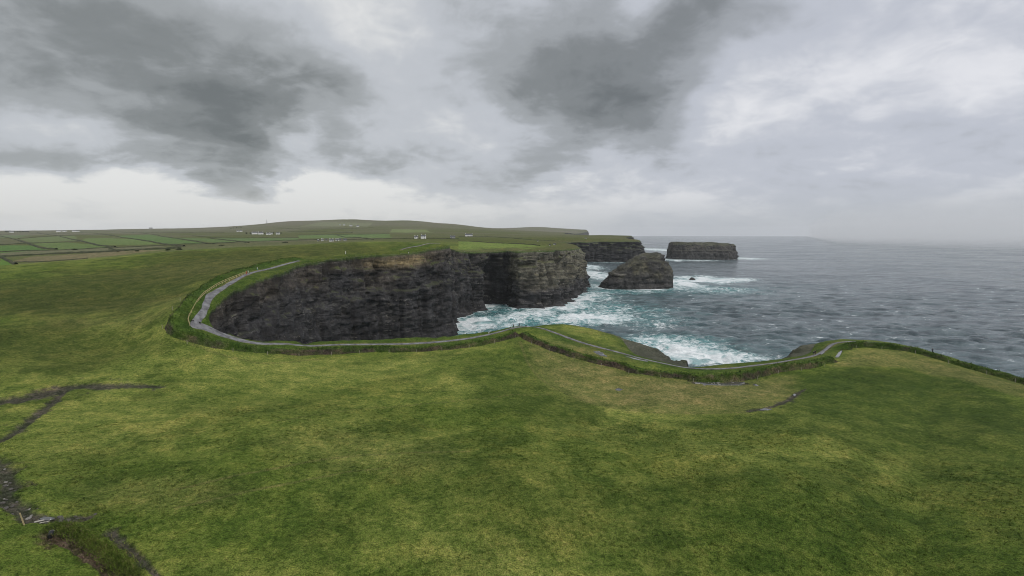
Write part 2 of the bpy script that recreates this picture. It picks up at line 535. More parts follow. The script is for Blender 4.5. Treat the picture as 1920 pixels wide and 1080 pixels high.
# vegetation patches seen in the field: u, v, half size along/across the view (m), colour, weight
TINT = {'dark': np.array((0.048, 0.076, 0.012)), 'lush': np.array((0.088, 0.126, 0.020)), 'yellow': np.array((0.188, 0.216, 0.048)),
        'olive': np.array((0.058, 0.070, 0.016)), 'tan': np.array((0.165, 0.158, 0.055)), 'mud': np.array((0.052, 0.046, 0.040)),
        'heath': np.array((0.115, 0.112, 0.066)), 'verge': np.array((0.044, 0.078, 0.012))}
PATCH = [(1080, 660, 20, 22, 'tan', .55), (1150, 720, 24, 16, 'tan', .55), (1300, 740, 26, 14, 'tan', .7), (1400, 730, 16, 10, 'tan', .5), (1700, 665, 30, 12, 'tan', .30), (1860, 705, 14, 16, 'tan', .55),
         (700, 690, 40, 18, 'yellow', .45), (560, 700, 26, 18, 'yellow', .55), (450, 690, 22, 16, 'yellow', .45), (300, 800, 22, 16, 'yellow', .45), (900, 655, 14, 8, 'yellow', .4),
         (150, 800, 14, 12, 'yellow', .4), (520, 760, 26, 9, 'dark', .3), (700, 740, 40, 12, 'lush', .4), (1000, 760, 16, 16, 'dark', .55), (930, 700, 14, 20, 'dark', .5), (1100, 860, 30, 18, 'lush', .5),
         (1700, 720, 44, 14, 'dark', .8), (1550, 770, 30, 18, 'dark', .5), (1850, 850, 30, 20, 'dark', .6), (1300, 1000, 22, 14, 'dark', .45), (980, 900, 20, 14, 'dark', .35), (1600, 950, 24, 14, 'dark', .45),
         (600, 950, 16, 12, 'lush', .4), (250, 900, 14, 8, 'lush', .4), (700, 850, 16, 8, 'tan', .2), (300, 920, 12, 6, 'tan', .25), (150, 570, 60, 26, 'olive', .9), (300, 520, 50, 36, 'olive', .9), (60, 640, 36, 20, 'olive', .7),
         (450, 485, 60, 40, 'olive', .9), (600, 465, 60, 40, 'olive', .8), (380, 500, 30, 22, 'tan', .2), (1400, 660, 18, 10, 'lush', .5), (1100, 622, 18, 14, 'yellow', .35), (1600, 660, 16, 10, 'yellow', .4),
         (1200, 655, 12, 10, 'tan', .4), (1330, 688, 10, 8, 'tan', .35), (120, 1060, 8, 5, 'lush', .5), (950, 1050, 14, 8, 'yellow', .25), (60, 550, 40, 24, 'olive', .7)]
patch_xy = [(hit(u, v), a, b, TINT[c], w) for u, v, a, b, c, w in PATCH]
# enclosed fields on the plain beyond the crest
FIELDS = [([(0, 474), (95, 469), (58, 460), (0, 460)], lin(74, 106, 52)), ([(108, 468.5), (212, 463.5), (178, 459), (120, 454), (62, 457)], lin(88, 108, 60)),
          ([(186, 459), (300, 458), (255, 449), (200, 446), (160, 447), (150, 452)], lin(92, 112, 62)), ([(35, 447), (75, 445), (140, 442), (148, 451), (62, 456)], lin(92, 106, 66)),
          ([(20, 491), (60, 481), (130, 477), (300, 469), (318, 468), (200, 481), (100, 490)], lin(112, 104, 78)), ([(0, 498), (24, 495), (12, 489), (0, 484)], lin(84, 116, 46)),
          ([(0, 481), (60, 478.5), (130, 475), (215, 471.5), (320, 460.5), (180, 466), (50, 471), (0, 474)], lin(98, 98, 76)), ([(305, 457), (385, 456), (320, 446), (280, 440), (222, 443)], lin(80, 106, 58)),
          ([(330, 446), (400, 455), (460, 454), (395, 447)], lin(84, 106, 62)), ([(400, 446), (560, 446), (560, 451), (470, 453)], lin(86, 108, 66)),
          ([(560, 441), (730, 438), (735, 446), (560, 447)], lin(88, 110, 64)), ([(735, 430), (800, 431), (815, 436), (730, 436)], lin(106, 118, 74)), ([(860, 452), (985, 458), (1030, 463), (860, 463)], lin(104, 122, 58)),
          ([(0, 441), (60, 440), (35, 446), (0, 446)], lin(90, 104, 72)), ([(600, 417), (700, 418), (690, 425), (560, 425)], lin(106, 110, 84))]
AREA = [([(985, 640), (995, 680), (1030, 722), (1100, 752), (1170, 768), (1300, 776), (1400, 772), (1470, 755), (1500, 735), (1490, 705), (1400, 714), (1330, 724), (1200, 704), (1100, 686), (1040, 667)], 'tan', .4, 2.5),
        ([(1560, 690), (1600, 656), (1690, 660), (1800, 690), (1920, 724), (1990, 760), (1900, 745), (1800, 712), (1700, 690), (1620, 688)], 'tan', .5, 2.0),
        ([(1500, 705), (1600, 690), (1700, 694), (1800, 716), (1930, 762), (1960, 830), (1750, 800), (1560, 790), (1480, 750)], 'dark', .75, 4.0),
        ([(1000, 720), (1080, 765), (1180, 785), (1320, 795), (1480, 775), (1500, 830), (1300, 850), (1100, 830), (960, 760)], 'dark', .35, 5.0)]
area_xy = [(hits(p), TINT[c], w, sft) for p, c, w, sft in AREA]
SWEEP = [([(60, 860), (200, 822), (330, 790), (450, 765), (560, 715), (700, 690), (900, 652)], 4.0, 'yellow', .6), ([(200, 860), (330, 815), (450, 783), (560, 755), (700, 722), (860, 690)], 2.6, 'dark', .6),
         ([(380, 690), (470, 682), (560, 684), (640, 676)], 4.0, 'yellow', .7), ([(975, 640), (985, 690), (1000, 730), (960, 800), (900, 900)], 3.5, 'dark', .55), ([(620, 690), (720, 672), (820, 668), (900, 664)], 2.6, 'dark', .45),
         ([(150, 905), (250, 885), (380, 860)], 1.6, 'dark', .5), ([(560, 870), (660, 850), (780, 842)], 1.5, 'dark', .4), ([(600, 1000), (760, 940), (900, 930)], 2.0, 'dark', .4), ([(850, 1060), (1000, 1000), (1180, 980)], 2.0, 'dark', .4),
         ([(1150, 930), (1350, 900), (1550, 910)], 2.5, 'dark', .4), ([(1250, 860), (1450, 850), (1650, 880)], 2.0, 'yellow', .3), ([(1400, 1040), (1600, 1010), (1800, 1030)], 2.2, 'dark', .4),
         ([(0, 560), (200, 545), (380, 540)], 5.0, 'dark', .4), ([(0, 500), (120, 488), (240, 478), (360, 467), (480, 461)], 9.0, 'lush', .45), ([(100, 600), (300, 590), (330, 560)], 5.0, 'tan', .2), ([(0, 655), (150, 640), (300, 650)], 4.0, 'dark', .35)]
sweep_xy = [(resample(catmull(hits(p), 6), 1.5), w, TINT[c], wt) for p, w, c, wt in SWEEP]
field_xy = [(hits(p, y0=330), c) for p, c in FIELDS]


# ------------------------------------------------------------------ mesh helpers
def grid_mesh(name, V, nr, nc, wrap=False, keep=None, smooth=True):
    i, j = np.meshgrid(np.arange(nr - 1), np.arange(nc if wrap else nc - 1), indexing='ij')
    j2 = (j + 1) % nc
    Q = np.stack([i * nc + j, i * nc + j2, (i + 1) * nc + j2, (i + 1) * nc + j], -1).reshape(-1, 4)
    return quad_mesh(name, V, Q if keep is None else Q[keep(Q)], smooth)


def quad_mesh(name, V, Q, smooth=True):
    used = np.zeros(len(V), bool); used[Q.ravel()] = True
    remap = np.cumsum(used) - 1
    V2 = V[used]; Q2 = remap[Q]
    me = bpy.data.meshes.new(name)
    me.vertices.add(len(V2)); me.loops.add(Q2.size); me.polygons.add(len(Q2))
    me.vertices.foreach_set('co', V2.astype(np.float32).ravel())
    me.loops.foreach_set('vertex_index', Q2.astype(np.int32).ravel())
    k = Q2.shape[1]
    me.polygons.foreach_set('loop_start', np.arange(0, Q2.size, k, dtype=np.int32))
    me.polygons.foreach_set('loop_total', np.full(len(Q2), k, np.int32))
    me.update(calc_edges=True)
    if smooth:
        me.polygons.foreach_set('use_smooth', np.ones(len(Q2), bool))
    return me, used


def color_attr(me, name, rgb):
    a = me.attributes.new(name, 'FLOAT_COLOR', 'POINT')
    a.data.foreach_set('color', np.c_[rgb, np.ones(len(rgb))].astype(np.float32).ravel())


def add(name, me, mat=None, parent=None, label=None, cat=None, group=None, kind=None, loc=None):
    o = bpy.data.objects.new(name, me)
    COL.objects.link(o)
    if mat is not None and me is not None:
        me.materials.append(mat)
    if parent is not None:
        o.parent = parent
    if loc is not None:
        o.location = loc
    for k, v in (('label', label), ('category', cat), ('group', group), ('kind', kind)):
        if v:
            o[k] = v
    return o


# ------------------------------------------------------------------ materials
def new_mat(name):
    m = bpy.data.materials.new(name)
    m.use_nodes = True
    t = NT(m.node_tree)
    b = m.node_tree.nodes['Principled BSDF']
    b.inputs['Specular IOR Level'].default_value = 0.2
    b.inputs['Roughness'].default_value = 0.85
    tc = t.n.new('ShaderNodeTexCoord')
    return m, t, b, tc.outputs['Object']


def plain(name, rgb, rough=0.8, var=0.25, scale=3.0, metal=0.0, bump=0.0):
    m, t, b, p = new_mat(name)
    n = t.noise(p, scale, 5, 0.6)
    f = t.maprange(n, 0.3, 0.7, 1 - var, 1 + var)
    c = t.mix(1.0, tuple(rgb) + (1,), t.comb(f, f, f), 'MULTIPLY')
    t.link(c, b.inputs['Base Color'])
    b.inputs['Roughness'].default_value = rough
    b.inputs['Metallic'].default_value = metal
    if bump:
        t.link(t.bump(n, 0.6, bump), b.inputs['Normal'])
    return m


def grass_mat():
    m, t, b, p = new_mat('grass_turf')
    c = t.attr('tint')
    big = t.noise(p, 0.045, 4, 0.6, 0.4)
    mid = t.noise(p, 0.22, 5, 0.62, 0.3)
    fine = t.noise(p, 1.3, 5, 0.7)
    tiny = t.noise(p, 5.5, 3, 0.7)
    # clumps of darker and of bleached grass
    c = t.mix(t.maprange(big, 0.52, 0.68, 0, 0.55), c, t.mix(1.0, c, (1.45, 1.22, 1.35, 1), 'MULTIPLY'))
    c = t.mix(t.maprange(mid, 0.50, 0.60, 0, 0.8), c, t.mix(1.0, c, (0.62, 0.72, 0.62, 1), 'MULTIPLY'))
    c = t.mix(t.maprange(mid, 0.48, 0.38, 0, 0.65), c, t.mix(1.0, c, (1.5, 1.3, 1.45, 1), 'MULTIPLY'))
    c = t.mix(t.maprange(fine, 0.51, 0.62, 0, 0.9), c, t.mix(1.0, c, (0.50, 0.58, 0.50, 1), 'MULTIPLY'))
    c = t.mix(t.maprange(fine, 0.47, 0.36, 0, 0.85), c, t.mix(1.0, c, (1.55, 1.35, 1.7, 1), 'MULTIPLY'))
    f = t.maprange(tiny, 0.3, 0.7, 0.45, 1.55)
    c = t.mix(1.0, c, t.comb(f, f, f), 'MULTIPLY')
    t.link(c, b.inputs['Base Color'])
    b.inputs['Roughness'].default_value = 0.95
    b.inputs['Specular IOR Level'].default_value = 0.08
    h = t.math('MULTIPLY_ADD', tiny, 0.35, fine)
    t.link(t.bump(h, 0.8, 0.45), b.inputs['Normal'])
    return m


def cliff_mat():
    m, t, b, p = new_mat('shale_cliff')
    tint = t.attr('tint')
    x, y, z = t.xyz(p)
    warp = t.noise(p, 0.035, 3, 0.5)
    zz = t.math('MULTIPLY_ADD', warp, 7.0, z)
    strata = t.noise(t.comb(t.math('MULTIPLY', x, 0.03), t.math('MULTIPLY', y, 0.03), t.math('MULTIPLY', zz, 0.75)), 1.0, 6, 0.65)
    thin = t.noise(t.comb(t.math('MULTIPLY', x, 0.10), t.math('MULTIPLY', y, 0.10), t.math('MULTIPLY', zz, 2.6)), 1.0, 4, 0.7)
    streak = t.noise(t.comb(t.math('MULTIPLY', x, 0.30), t.math('MULTIPLY', y, 0.30), t.math('MULTIPLY', z, 0.045)), 1.0, 5, 0.65)
    blotch = t.noise(p, 0.16, 6, 0.7, 0.4)
    speck = t.noise(p, 0.9, 5, 0.75)
    f = t.maprange(strata, 0.36, 0.66, 0.85, 1.14)
    f = t.math('MULTIPLY', f, t.maprange(thin, 0.3, 0.7, 0.82, 1.18))
    f = t.math('MULTIPLY', f, t.maprange(streak, 0.36, 0.66, 0.82, 1.2))
    f = t.math('MULTIPLY', f, t.maprange(speck, 0.3, 0.7, 0.6, 1.4))
    f = t.math('MULTIPLY', f, t.maprange(t.noise(p, 0.075, 5, 0.65, 0.6), 0.38, 0.62, 0.55, 1.45))
    c = t.mix(1.0, tint, t.comb(f, f, f), 'MULTIPLY')
    # brown weathered patches, pale ledges, lichen
    c = t.mix(t.maprange(blotch, 0.52, 0.68, 0, 0.55), c, t.mix(1.0, c, (1.28, 1.13, 0.93, 1), 'MULTIPLY'))
    pale = t.math('MULTIPLY', t.maprange(strata, 0.54, 0.62), t.maprange(t.noise(p, 0.08, 5, 0.7), 0.50, 0.60))
    pale = t.math('MULTIPLY', pale, t.maprange(speck, 0.45, 0.6))
    c = t.mix(t.math('MULTIPLY', pale, 0.8), c, (0.27, 0.25, 0.215, 1))
    pale2 = t.math('MULTIPLY', t.maprange(thin, 0.56, 0.62), t.maprange(t.noise(p, 0.06, 5, 0.7), 0.50, 0.60))
    c = t.mix(t.math('MULTIPLY', pale2, 0.5), c, (0.20, 0.19, 0.17, 1))
    crev = t.math('MULTIPLY', t.maprange(thin, 0.43, 0.37), t.maprange(blotch, 0.42, 0.55))
    c = t.mix(t.math('MULTIPLY', crev, 0.75), c, (0.014, 0.014, 0.015, 1))
    # turf and lichen hold where a ledge is flat enough
    g = t.n.new('ShaderNodeNewGeometry')
    nz = t.xyz(g.outputs['Normal'])[2]
    veg = t.math('MULTIPLY', t.maprange(t.math('MULTIPLY_ADD', t.math('SUBTRACT', blotch, 0.5), 0.9, nz), 0.42, 0.75), t.attr('veg', 'Fac'))
    c = t.mix(veg, c, t.mix(t.maprange(speck, 0.35, 0.65), (0.045, 0.070, 0.014, 1), (0.105, 0.110, 0.035, 1)))
    t.link(c, b.inputs['Base Color'])
    b.inputs['Roughness'].default_value = 0.72
    b.inputs['Specular IOR Level'].default_value = 0.25
    h = t.math('MULTIPLY_ADD', thin, 0.7, t.math('MULTIPLY_ADD', speck, 0.9, strata))
    t.link(t.bump(h, 0.9, 0.9), b.inputs['Normal'])
    return m


def sea_mat():
    m, t, b, p = new_mat('sea_water')
    foam = t.attr('foam', 'Fac')
    turq = t.attr('turq', 'Fac')
    rot = t.n.new('ShaderNodeMapping')
    rot.inputs['Rotation'].default_value = (0, 0, R(24))
    rot.inputs['Scale'].default_value = (0.42, 1.0, 1.0)
    t.link(p, rot.inputs['Vector'])
    q = rot.outputs[0]
    w1 = t.noise(q, 0.10, 6, 0.62, 0.5)
    w2 = t.noise(q, 0.33, 5, 0.65, 0.4)
    w3 = t.noise(q, 1.7, 4, 0.65)
    deep = t.mix(t.maprange(w1, 0.35, 0.65), (0.026, 0.042, 0.050, 1), (0.125, 0.158, 0.170, 1))  # paler crests put the lightness of sunlit wave faces into the water colour
    c = t.mix(turq, deep, t.mix(t.maprange(w2, 0.35, 0.65), (0.010, 0.080, 0.088, 1), (0.055, 0.25, 0.245, 1)))
    # foam: lacy webs that close up where the water is most broken
    lace = t.noise(p, 0.11, 8, 0.68, 1.6)
    lace2 = t.noise(p, 0.45, 7, 0.7, 1.2)
    k = t.math('MULTIPLY_ADD', t.math('SUBTRACT', lace2, 0.5), 1.3, t.math('MULTIPLY', t.math('SUBTRACT', lace, 0.5), 2.0))
    fm = t.maprange(t.math('ADD', t.math('SUBTRACT', foam, 0.40), k), -0.22, 0.42)
    fm = t.math('MULTIPLY', fm, t.maprange(foam, 0.02, 0.15))
    fm = t.math('MULTIPLY', fm, t.maprange(t.noise(p, 0.05, 5, 0.6, 1.0), 0.36, 0.55, 0.25, 1.0))
    air = t.math('MULTIPLY', t.maprange(foam, 0.15, 0.8), 0.55)
    c = t.mix(air, c, (0.13, 0.35, 0.355, 1))
    # whitecaps out at sea
    cap = t.math('MULTIPLY', t.maprange(w2, 0.585, 0.66), t.maprange(w1, 0.53, 0.61))
    fm = t.math('MAXIMUM', fm, t.math('MULTIPLY', cap, 0.7))
    c = t.mix(fm, c, t.mix(t.maprange(lace2, 0.3, 0.7), (0.55, 0.60, 0.61, 1), (0.82, 0.84, 0.84, 1)))
    t.link(c, b.inputs['Base Color'])
    b.inputs['IOR'].default_value = 1.33
    b.inputs['Specular IOR Level'].default_value = 0.5
    gst = t.noise(q, 0.012, 4, 0.6)
    t.link(t.math('MAXIMUM', t.maprange(fm, 0.1, 0.7, 0.0, 0.8), t.maprange(gst, 0.35, 0.65, 0.10, 0.26)), b.inputs['Roughness'])
    h = t.math('ADD', t.math('MULTIPLY', w1, 1.7), t.math('MULTIPLY_ADD', w3, 0.16, t.math('MULTIPLY', w2, 0.75)))
    t.link(t.bump(h, 1.0, 1.6), b.inputs['Normal'])
    return m


M_GRASS = grass_mat()
M_CLIFF = cliff_mat()
M_SEA = sea_mat()


# ------------------------------------------------------------------ ground sheet
def azimuths(dense, half=54.0, sparse=2.0):
    a = np.arange(-half, half + 1e-6, dense)
    b = np.arange(half + sparse, 360 - half - 1e-6, sparse)
    return np.radians(np.r_[a, b])


def ground_relief(X, Y):
    """grown height of the turf, with small humps, without the coast"""
    r = np.hypot(X, Y)
    z = base(X, Y)
    hump = 0.55 * fbm(X / 26, Y / 26, octv=3, seed=21) + 0.16 * fbm(X / 4.5, Y / 4.5, octv=3, seed=31)
    hump = hump * np.clip(r / 120, 0.5, 1)
    hump = hump + np.clip((r - 900) / 2500, 0, 1) * 3.5 * fbm(X / 240, Y / 240, octv=3, seed=41)
    d, _ = near_dist(X, Y, path_xy, 12)
    d2, _ = near_dist(X, Y, path_far_xy, 12)
    d = np.minimum(d, d2)
    return z + hump * (0.08 + 0.92 * sstep(2.0, 9.0, d)), d


def ground_tint(X, Y, sd, dpath):
    r = np.hypot(X, Y)
    near_ = (r < 260) & (Y > 20)
    # ---- vegetation colour
    n = fbm(X / 60, Y / 60, octv=4, seed=71)
    n2 = fbm(X / 17, Y / 23, octv=4, seed=72, gain=.6)
    col = TINT['lush'][None] + (TINT['yellow'] - TINT['lush'])[None] * np.clip(0.30 + 0.8 * n + 0.75 * n2, 0, 1)[:, None]
    n5 = fbm(X / 7, Y / 9, octv=4, seed=75, gain=.6)
    k = (0.62 * sstep(0.05, 0.42, n5 + 0.35 * n2))[:, None]
    col = col * (1 - k) + TINT['dark'] * k
    wob = 1 + 0.9 * fbm(X / 14, Y / 14, octv=4, seed=73)
    for (c, a, bb, rgb, w) in patch_xy:
        q = ((X - c[0]) / a) ** 2 + ((Y - c[1]) / bb) ** 2
        k = (w * np.exp(-(q * wob) ** 1.6))[:, None]
        col = col * (1 - k) + rgb * k
    for poly, rgb, w, soft in area_xy:
        d, _ = poly_dist(X[near_], Y[near_], np.vstack([poly, poly[:1]]))
        ins = inside(X[near_], Y[near_], poly)
        k = (w * sstep(-soft, soft, np.where(ins, d, -d) + 3.0 * n2[near_]))[:, None]
        col[near_] = col[near_] * (1 - k) + rgb * (1 + .35 * n2[near_])[:, None] * k
    for line, w, rgb, wt in sweep_xy:
        d, f = near_dist(X, Y, line, w * 3)
        k = (wt * np.exp(-(d * (1 + .9 * n2) / w) ** 2) * np.clip(.75 + n2, 0, 1.2))[:, None]
        k = np.clip(k, 0, 1)
        col = col * (1 - k) + rgb * k
    heath = sstep(420, 900, r)[:, None]
    far = TINT['olive'] * 1.25 + (TINT['heath'] - TINT['olive'] * 1.25) * np.clip(0.35 + 0.9 * fbm(X / 300, Y / 300, octv=3, seed=74) + 0.45 * sstep(2200, 4000, r), 0, 1)[:, None]
    col = col * (1 - heath) + far * heath
    for poly, rgb in field_xy:
        m = (X > poly[:, 0].min()) & (X < poly[:, 0].max()) & (Y > poly[:, 1].min()) & (Y < poly[:, 1].max())
        idx = np.where(m)[0]
        if len(idx):
            idx = idx[inside(X[idx], Y[idx], poly)]
            col[idx] = (0.85 * rgb + 0.30 * TINT['olive']) * (1 + 0.16 * n2[idx])[:, None]
    # verge of long grass by the path, trodden edge
    k = (0.85 * (1 - sstep(4, 10, dpath)) * np.clip(0.75 + n2, 0, 1))[:, None]
    col = col * (1 - k) + TINT['verge'] * (1 + 0.5 * n2[:, None]) * k
    k = (0.7 * (1 - sstep(1.3, 2.4, dpath + 0.8 * n2)))[:, None]
    col = col * (1 - k) + TINT['tan'] * 0.8 * k
    k = (0.55 * (1 - sstep(1.0, 7.0, np.abs(sd) + 4 * n2)))[:, None]
    col = col * (1 - k) + TINT['verge'] * 0.95 * k
    k = (0.8 * sstep(330, 420, r) * (1 - sstep(10, 45, np.abs(sd) + 25 * n2)))[:, None]
    col = col * (1 - k) + np.array((0.085, 0.086, 0.034)) * k
    for line, w in track_xy:
        d, _ = near_dist(X, Y, line, w * 4)
        k = (0.5 * (1 - sstep(w * .4, w * 1.5, d * (1 + .5 * n2))))[:, None]
        col = col * (1 - k) + TINT['tan'] * 0.8 * k
    for line, w, dep in mud_xy:
        d, f = near_dist(X, Y, line, w * 4)
        d = d * (1 + 1.1 * fbm(X / 1.9, Y / 1.9, octv=4, seed=61, gain=.65)) * (1 + 0.9 * sstep(.75, 1, f))
        k = (0.88 * (1 - sstep(w * .45, w * 1.4, d)))[:, None]
        rough = (1 + 0.7 * fbm(X / .7, Y / .7, octv=3, seed=62))[:, None]
        col = col * (1 - k) + (np.array((0.078, 0.056, 0.042)) if dep > 0.6 else TINT['mud']) * rough * k
    return np.clip(col, 0.005, 0.8)


def build_ground():
    az = azimuths(0.10)
    rs = [0.5, 8, 18, 30]
    while rs[-1] < 7600:
        r = rs[-1]
        rs.append(r + min(max(0.16, r * r / 24000), 0.0062 * r if r < 1500 else 0.011 * r))
    rs = np.array(rs)
    rg, ag = np.meshgrid(rs, az, indexing='ij')
    X = (rg * np.sin(ag)).ravel(); Y = (rg * np.cos(ag)).ravel(); r = rg.ravel()
    z, dpath = ground_relief(X, Y)
    sd = coast_sd(X, Y)
    z = z - 0.22 * (1 - sstep(1.35, 1.75, dpath))
    for line, w, dep in mud_xy:
        d, f = near_dist(X, Y, line, w * 3)
        d = d * (1 + 1.1 * fbm(X / 1.9, Y / 1.9, octv=4, seed=61, gain=.65))
        z -= dep * (1 - sstep(w * 0.5, w * 1.25, d)) * (1 + .5 * vnoise(X / .6, Y / .6, seed=3))
    # the turf rolls over at the cliff edge
    edge = np.clip(1 - sd / 3.0, 0, None)
    z -= np.where(sd > 0, 0.7 * edge ** 2, 0.7 + 1.5 * -sd)
    col = ground_tint(X, Y, sd, dpath)
    V = np.stack([X, Y, z], 1)
    me, used = grid_mesh('ground', V, len(rs), len(az), True, keep=lambda Q: (sd[Q] > -0.35).all(1))
    color_attr(me, 'tint', np.clip(col[used], 0.005, 0.8))
    add('ground', me, M_GRASS, kind='structure')


build_ground()


def ground_z(X, Y):
    return ground_relief(np.atleast_1d(np.asarray(X, float)), np.atleast_1d(np.asarray(Y, float)))[0]


# ------------------------------------------------------------------ cliffs
def build_cliffs():
    NROW = 96
    st = COAST
    # denser columns where the wall faces the lens, straight resample elsewhere
    X0, Y0 = st[:, 0], st[:, 1]
    tan = np.gradient(st[:, :2], axis=0)
    k = 9
    ker = np.ones(2 * k + 1) / (2 * k + 1)
    tan = np.stack([np.convolve(np.pad(tan[:, i], k, 'edge'), ker, 'valid') for i in (0, 1)], 1)
    tan /= np.linalg.norm(tan, axis=1)[:, None]
    nx, ny = tan[:, 1], -tan[:, 0]
    zt = ground_z(X0, Y0) - 0.75
    n = len(st)
    cave_c = np.array(P(914, 520, 480)[:2])
    cave = np.exp(-((X0 - cave_c[0]) ** 2 + (Y0 - cave_c[1]) ** 2) / 17.0 ** 2)
    rows = []; tt = []
    inw = np.maximum(3.5, 0.016 * rr)                       # turf lip reaching back under the ground sheet
    for f in (1.0, 0.55, 0.2):
        xi, yi = X0 - nx * inw * f, Y0 - ny * inw * f
        e = np.clip(1 - inw * f / 3.0, 0, None)
        rows.append(np.stack([xi, yi, ground_z(xi, yi) - 0.7 * e ** 2 - (0.9 if f == 1 else 0.12)], 1)); tt.append(np.full(n, -1.0))
    for j in range(NROW):
        t = j / (NROW - 1)
        z = zt * (1 - t) - 4.0 * t
        x, y = X0, Y0
        out, ramp = st[:, 2], st[:, 3]
        off = out * (t ** 0.85 * (1 - ramp) + np.clip(1 - (1 - t) ** 3, 0, 1) ** (1 / 3) * ramp)
        # a shelf at the foot, an undercut just above it
        off = off + (1 - ramp) * (2.2 * sstep(0.86, 0.93, np.full(n, t)) - 1.2 * np.exp(-((t - 0.8) / .08) ** 2))
        grow = sstep(0.0, 0.12, np.full(n, t))
        butt = 3.4 * fbm(x / 17, y / 17, z / 70, octv=3, seed=81)
        zz = z + 3.0 * fbm(x / 40, y / 40, octv=2, seed=82)
        led = vnoise(zz / 3.4, x / 30, y / 30, seed=83) * 0.75 + 0.35 * vnoise(zz / 0.95, x / 18, y / 18, seed=84)
        step = 0.9 * fbm(x / 9, y / 9, z / 22, octv=3, seed=87)
        rough = 1.5 * fbm(x / 4.5, y / 4.5, z / 4.0, octv=4, seed=85, gain=.6)
        crack = -2.6 * np.clip(0.16 - np.abs(fbm(x / 11, y / 11, z / 90, octv=2, seed=86)), 0, 1) / 0.16
        blk = np.round(3.2 * fbm(x / 9, y / 9, z / 6.5, octv=3, seed=89, gain=.6)) / 3.2 * 2.6
        rough = rough + blk
        sc = np.clip(rr / 300, 0.6, 3.0)
        off = off + grow * (1 - 0.7 * ramp) * sc * (butt + led + step + rough + crack) + ramp * 1.1 * fbm(x / 5, y / 5, np.full(n, t * 9), octv=4, seed=92, gain=.65)
        off = off - cave * sstep(0.02, 0.62, t + 0.16 * fbm(x / 8, y / 8, z / 12, octv=2, seed=88)) * 26
        zr = z + ramp * sstep(0.005, .03, t) * (1.5 * fbm(x / 6, y / 6, np.full(n, t * 14), octv=4, seed=93, gain=.65) + 0.8 * np.round(3 * fbm(x / 5, y / 5, np.full(n, t * 12), octv=2, seed=94)) / 3)
        rows.append(np.stack([x + nx * off, y + ny * off, zr], 1)); tt.append(np.full(n, t))
    V = np.concatenate(rows); T = np.concatenate(tt)
    nr = NROW + 3
    lip = T < 0; T = np.maximum(T, 0)
    och = np.tile(st[:, 4], nr); ramp = np.tile(st[:, 3], nr)
    dark = np.array((0.037, 0.036, 0.037)); ochre = np.array((0.112, 0.104, 0.078)); wet = np.array((0.030, 0.029, 0.030)); brown = np.array((0.068, 0.057, 0.045))
    nz = fbm(V[:, 0] / 22, V[:, 1] / 22, V[:, 2] / 9, octv=3, seed=91)
    col = dark + (brown - dark) * (np.clip(0.85 - 3.2 * T + 0.9 * nz, 0, 1) * np.tile(1 - sstep(380, 600, rr), nr))[:, None]
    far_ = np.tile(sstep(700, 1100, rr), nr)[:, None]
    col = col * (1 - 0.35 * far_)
    o = (np.clip(och * 1.15 * (1 - sstep(.42, .74, T + 0.18 * nz)), 0, 1))[:, None]
    col = col * (1 - o) + ochre * o
    w = (0.8 * sstep(0.62, 0.86, T + 0.12 * nz))[:, None]
    col = col * (1 - w) + wet * w
    rk = (ramp * 0.7)[:, None]
    col = col * (1 - rk) + np.array((0.062, 0.058, 0.054)) * (1 + 0.8 * nz[:, None]) * rk
    # tawny band under the turf of the headland
    hb = np.array(P(750, 476, 316)[:2])
    q = np.exp(-((V[:, 0] - hb[0]) / 22) ** 2 - ((V[:, 1] - hb[1]) / 22) ** 2) * np.exp(-((T - .08) / .05) ** 2)
    col = col * (1 - 0.8 * q[:, None]) + np.array((0.26, 0.20, 0.10)) * 0.8 * q[:, None]
    lp_ = (np.maximum(lip * (1 - 0.6 * np.clip(ramp, 0, 1)), (1 - sstep(0.0, 0.03, T + 0.02 * nz)) * (1 - np.clip(ramp * 1.3, 0, 1))))[:, None]
    col = col * (1 - lp_) + TINT['verge'] * lp_
    me, used = grid_mesh('cliff', V, nr, n, smooth=False)
    color_attr(me, 'tint', col[used])
    a = me.attributes.new('veg', 'FLOAT', 'POINT')
    a.data.foreach_set('value', (np.clip(0.75 - 1.3 * T, 0, 1) * (1 - 0.55 * np.clip(ramp, 0, 1)))[used].astype(np.float32))
    add('cliff', me, M_CLIFF, kind='structure')


build_cliffs()


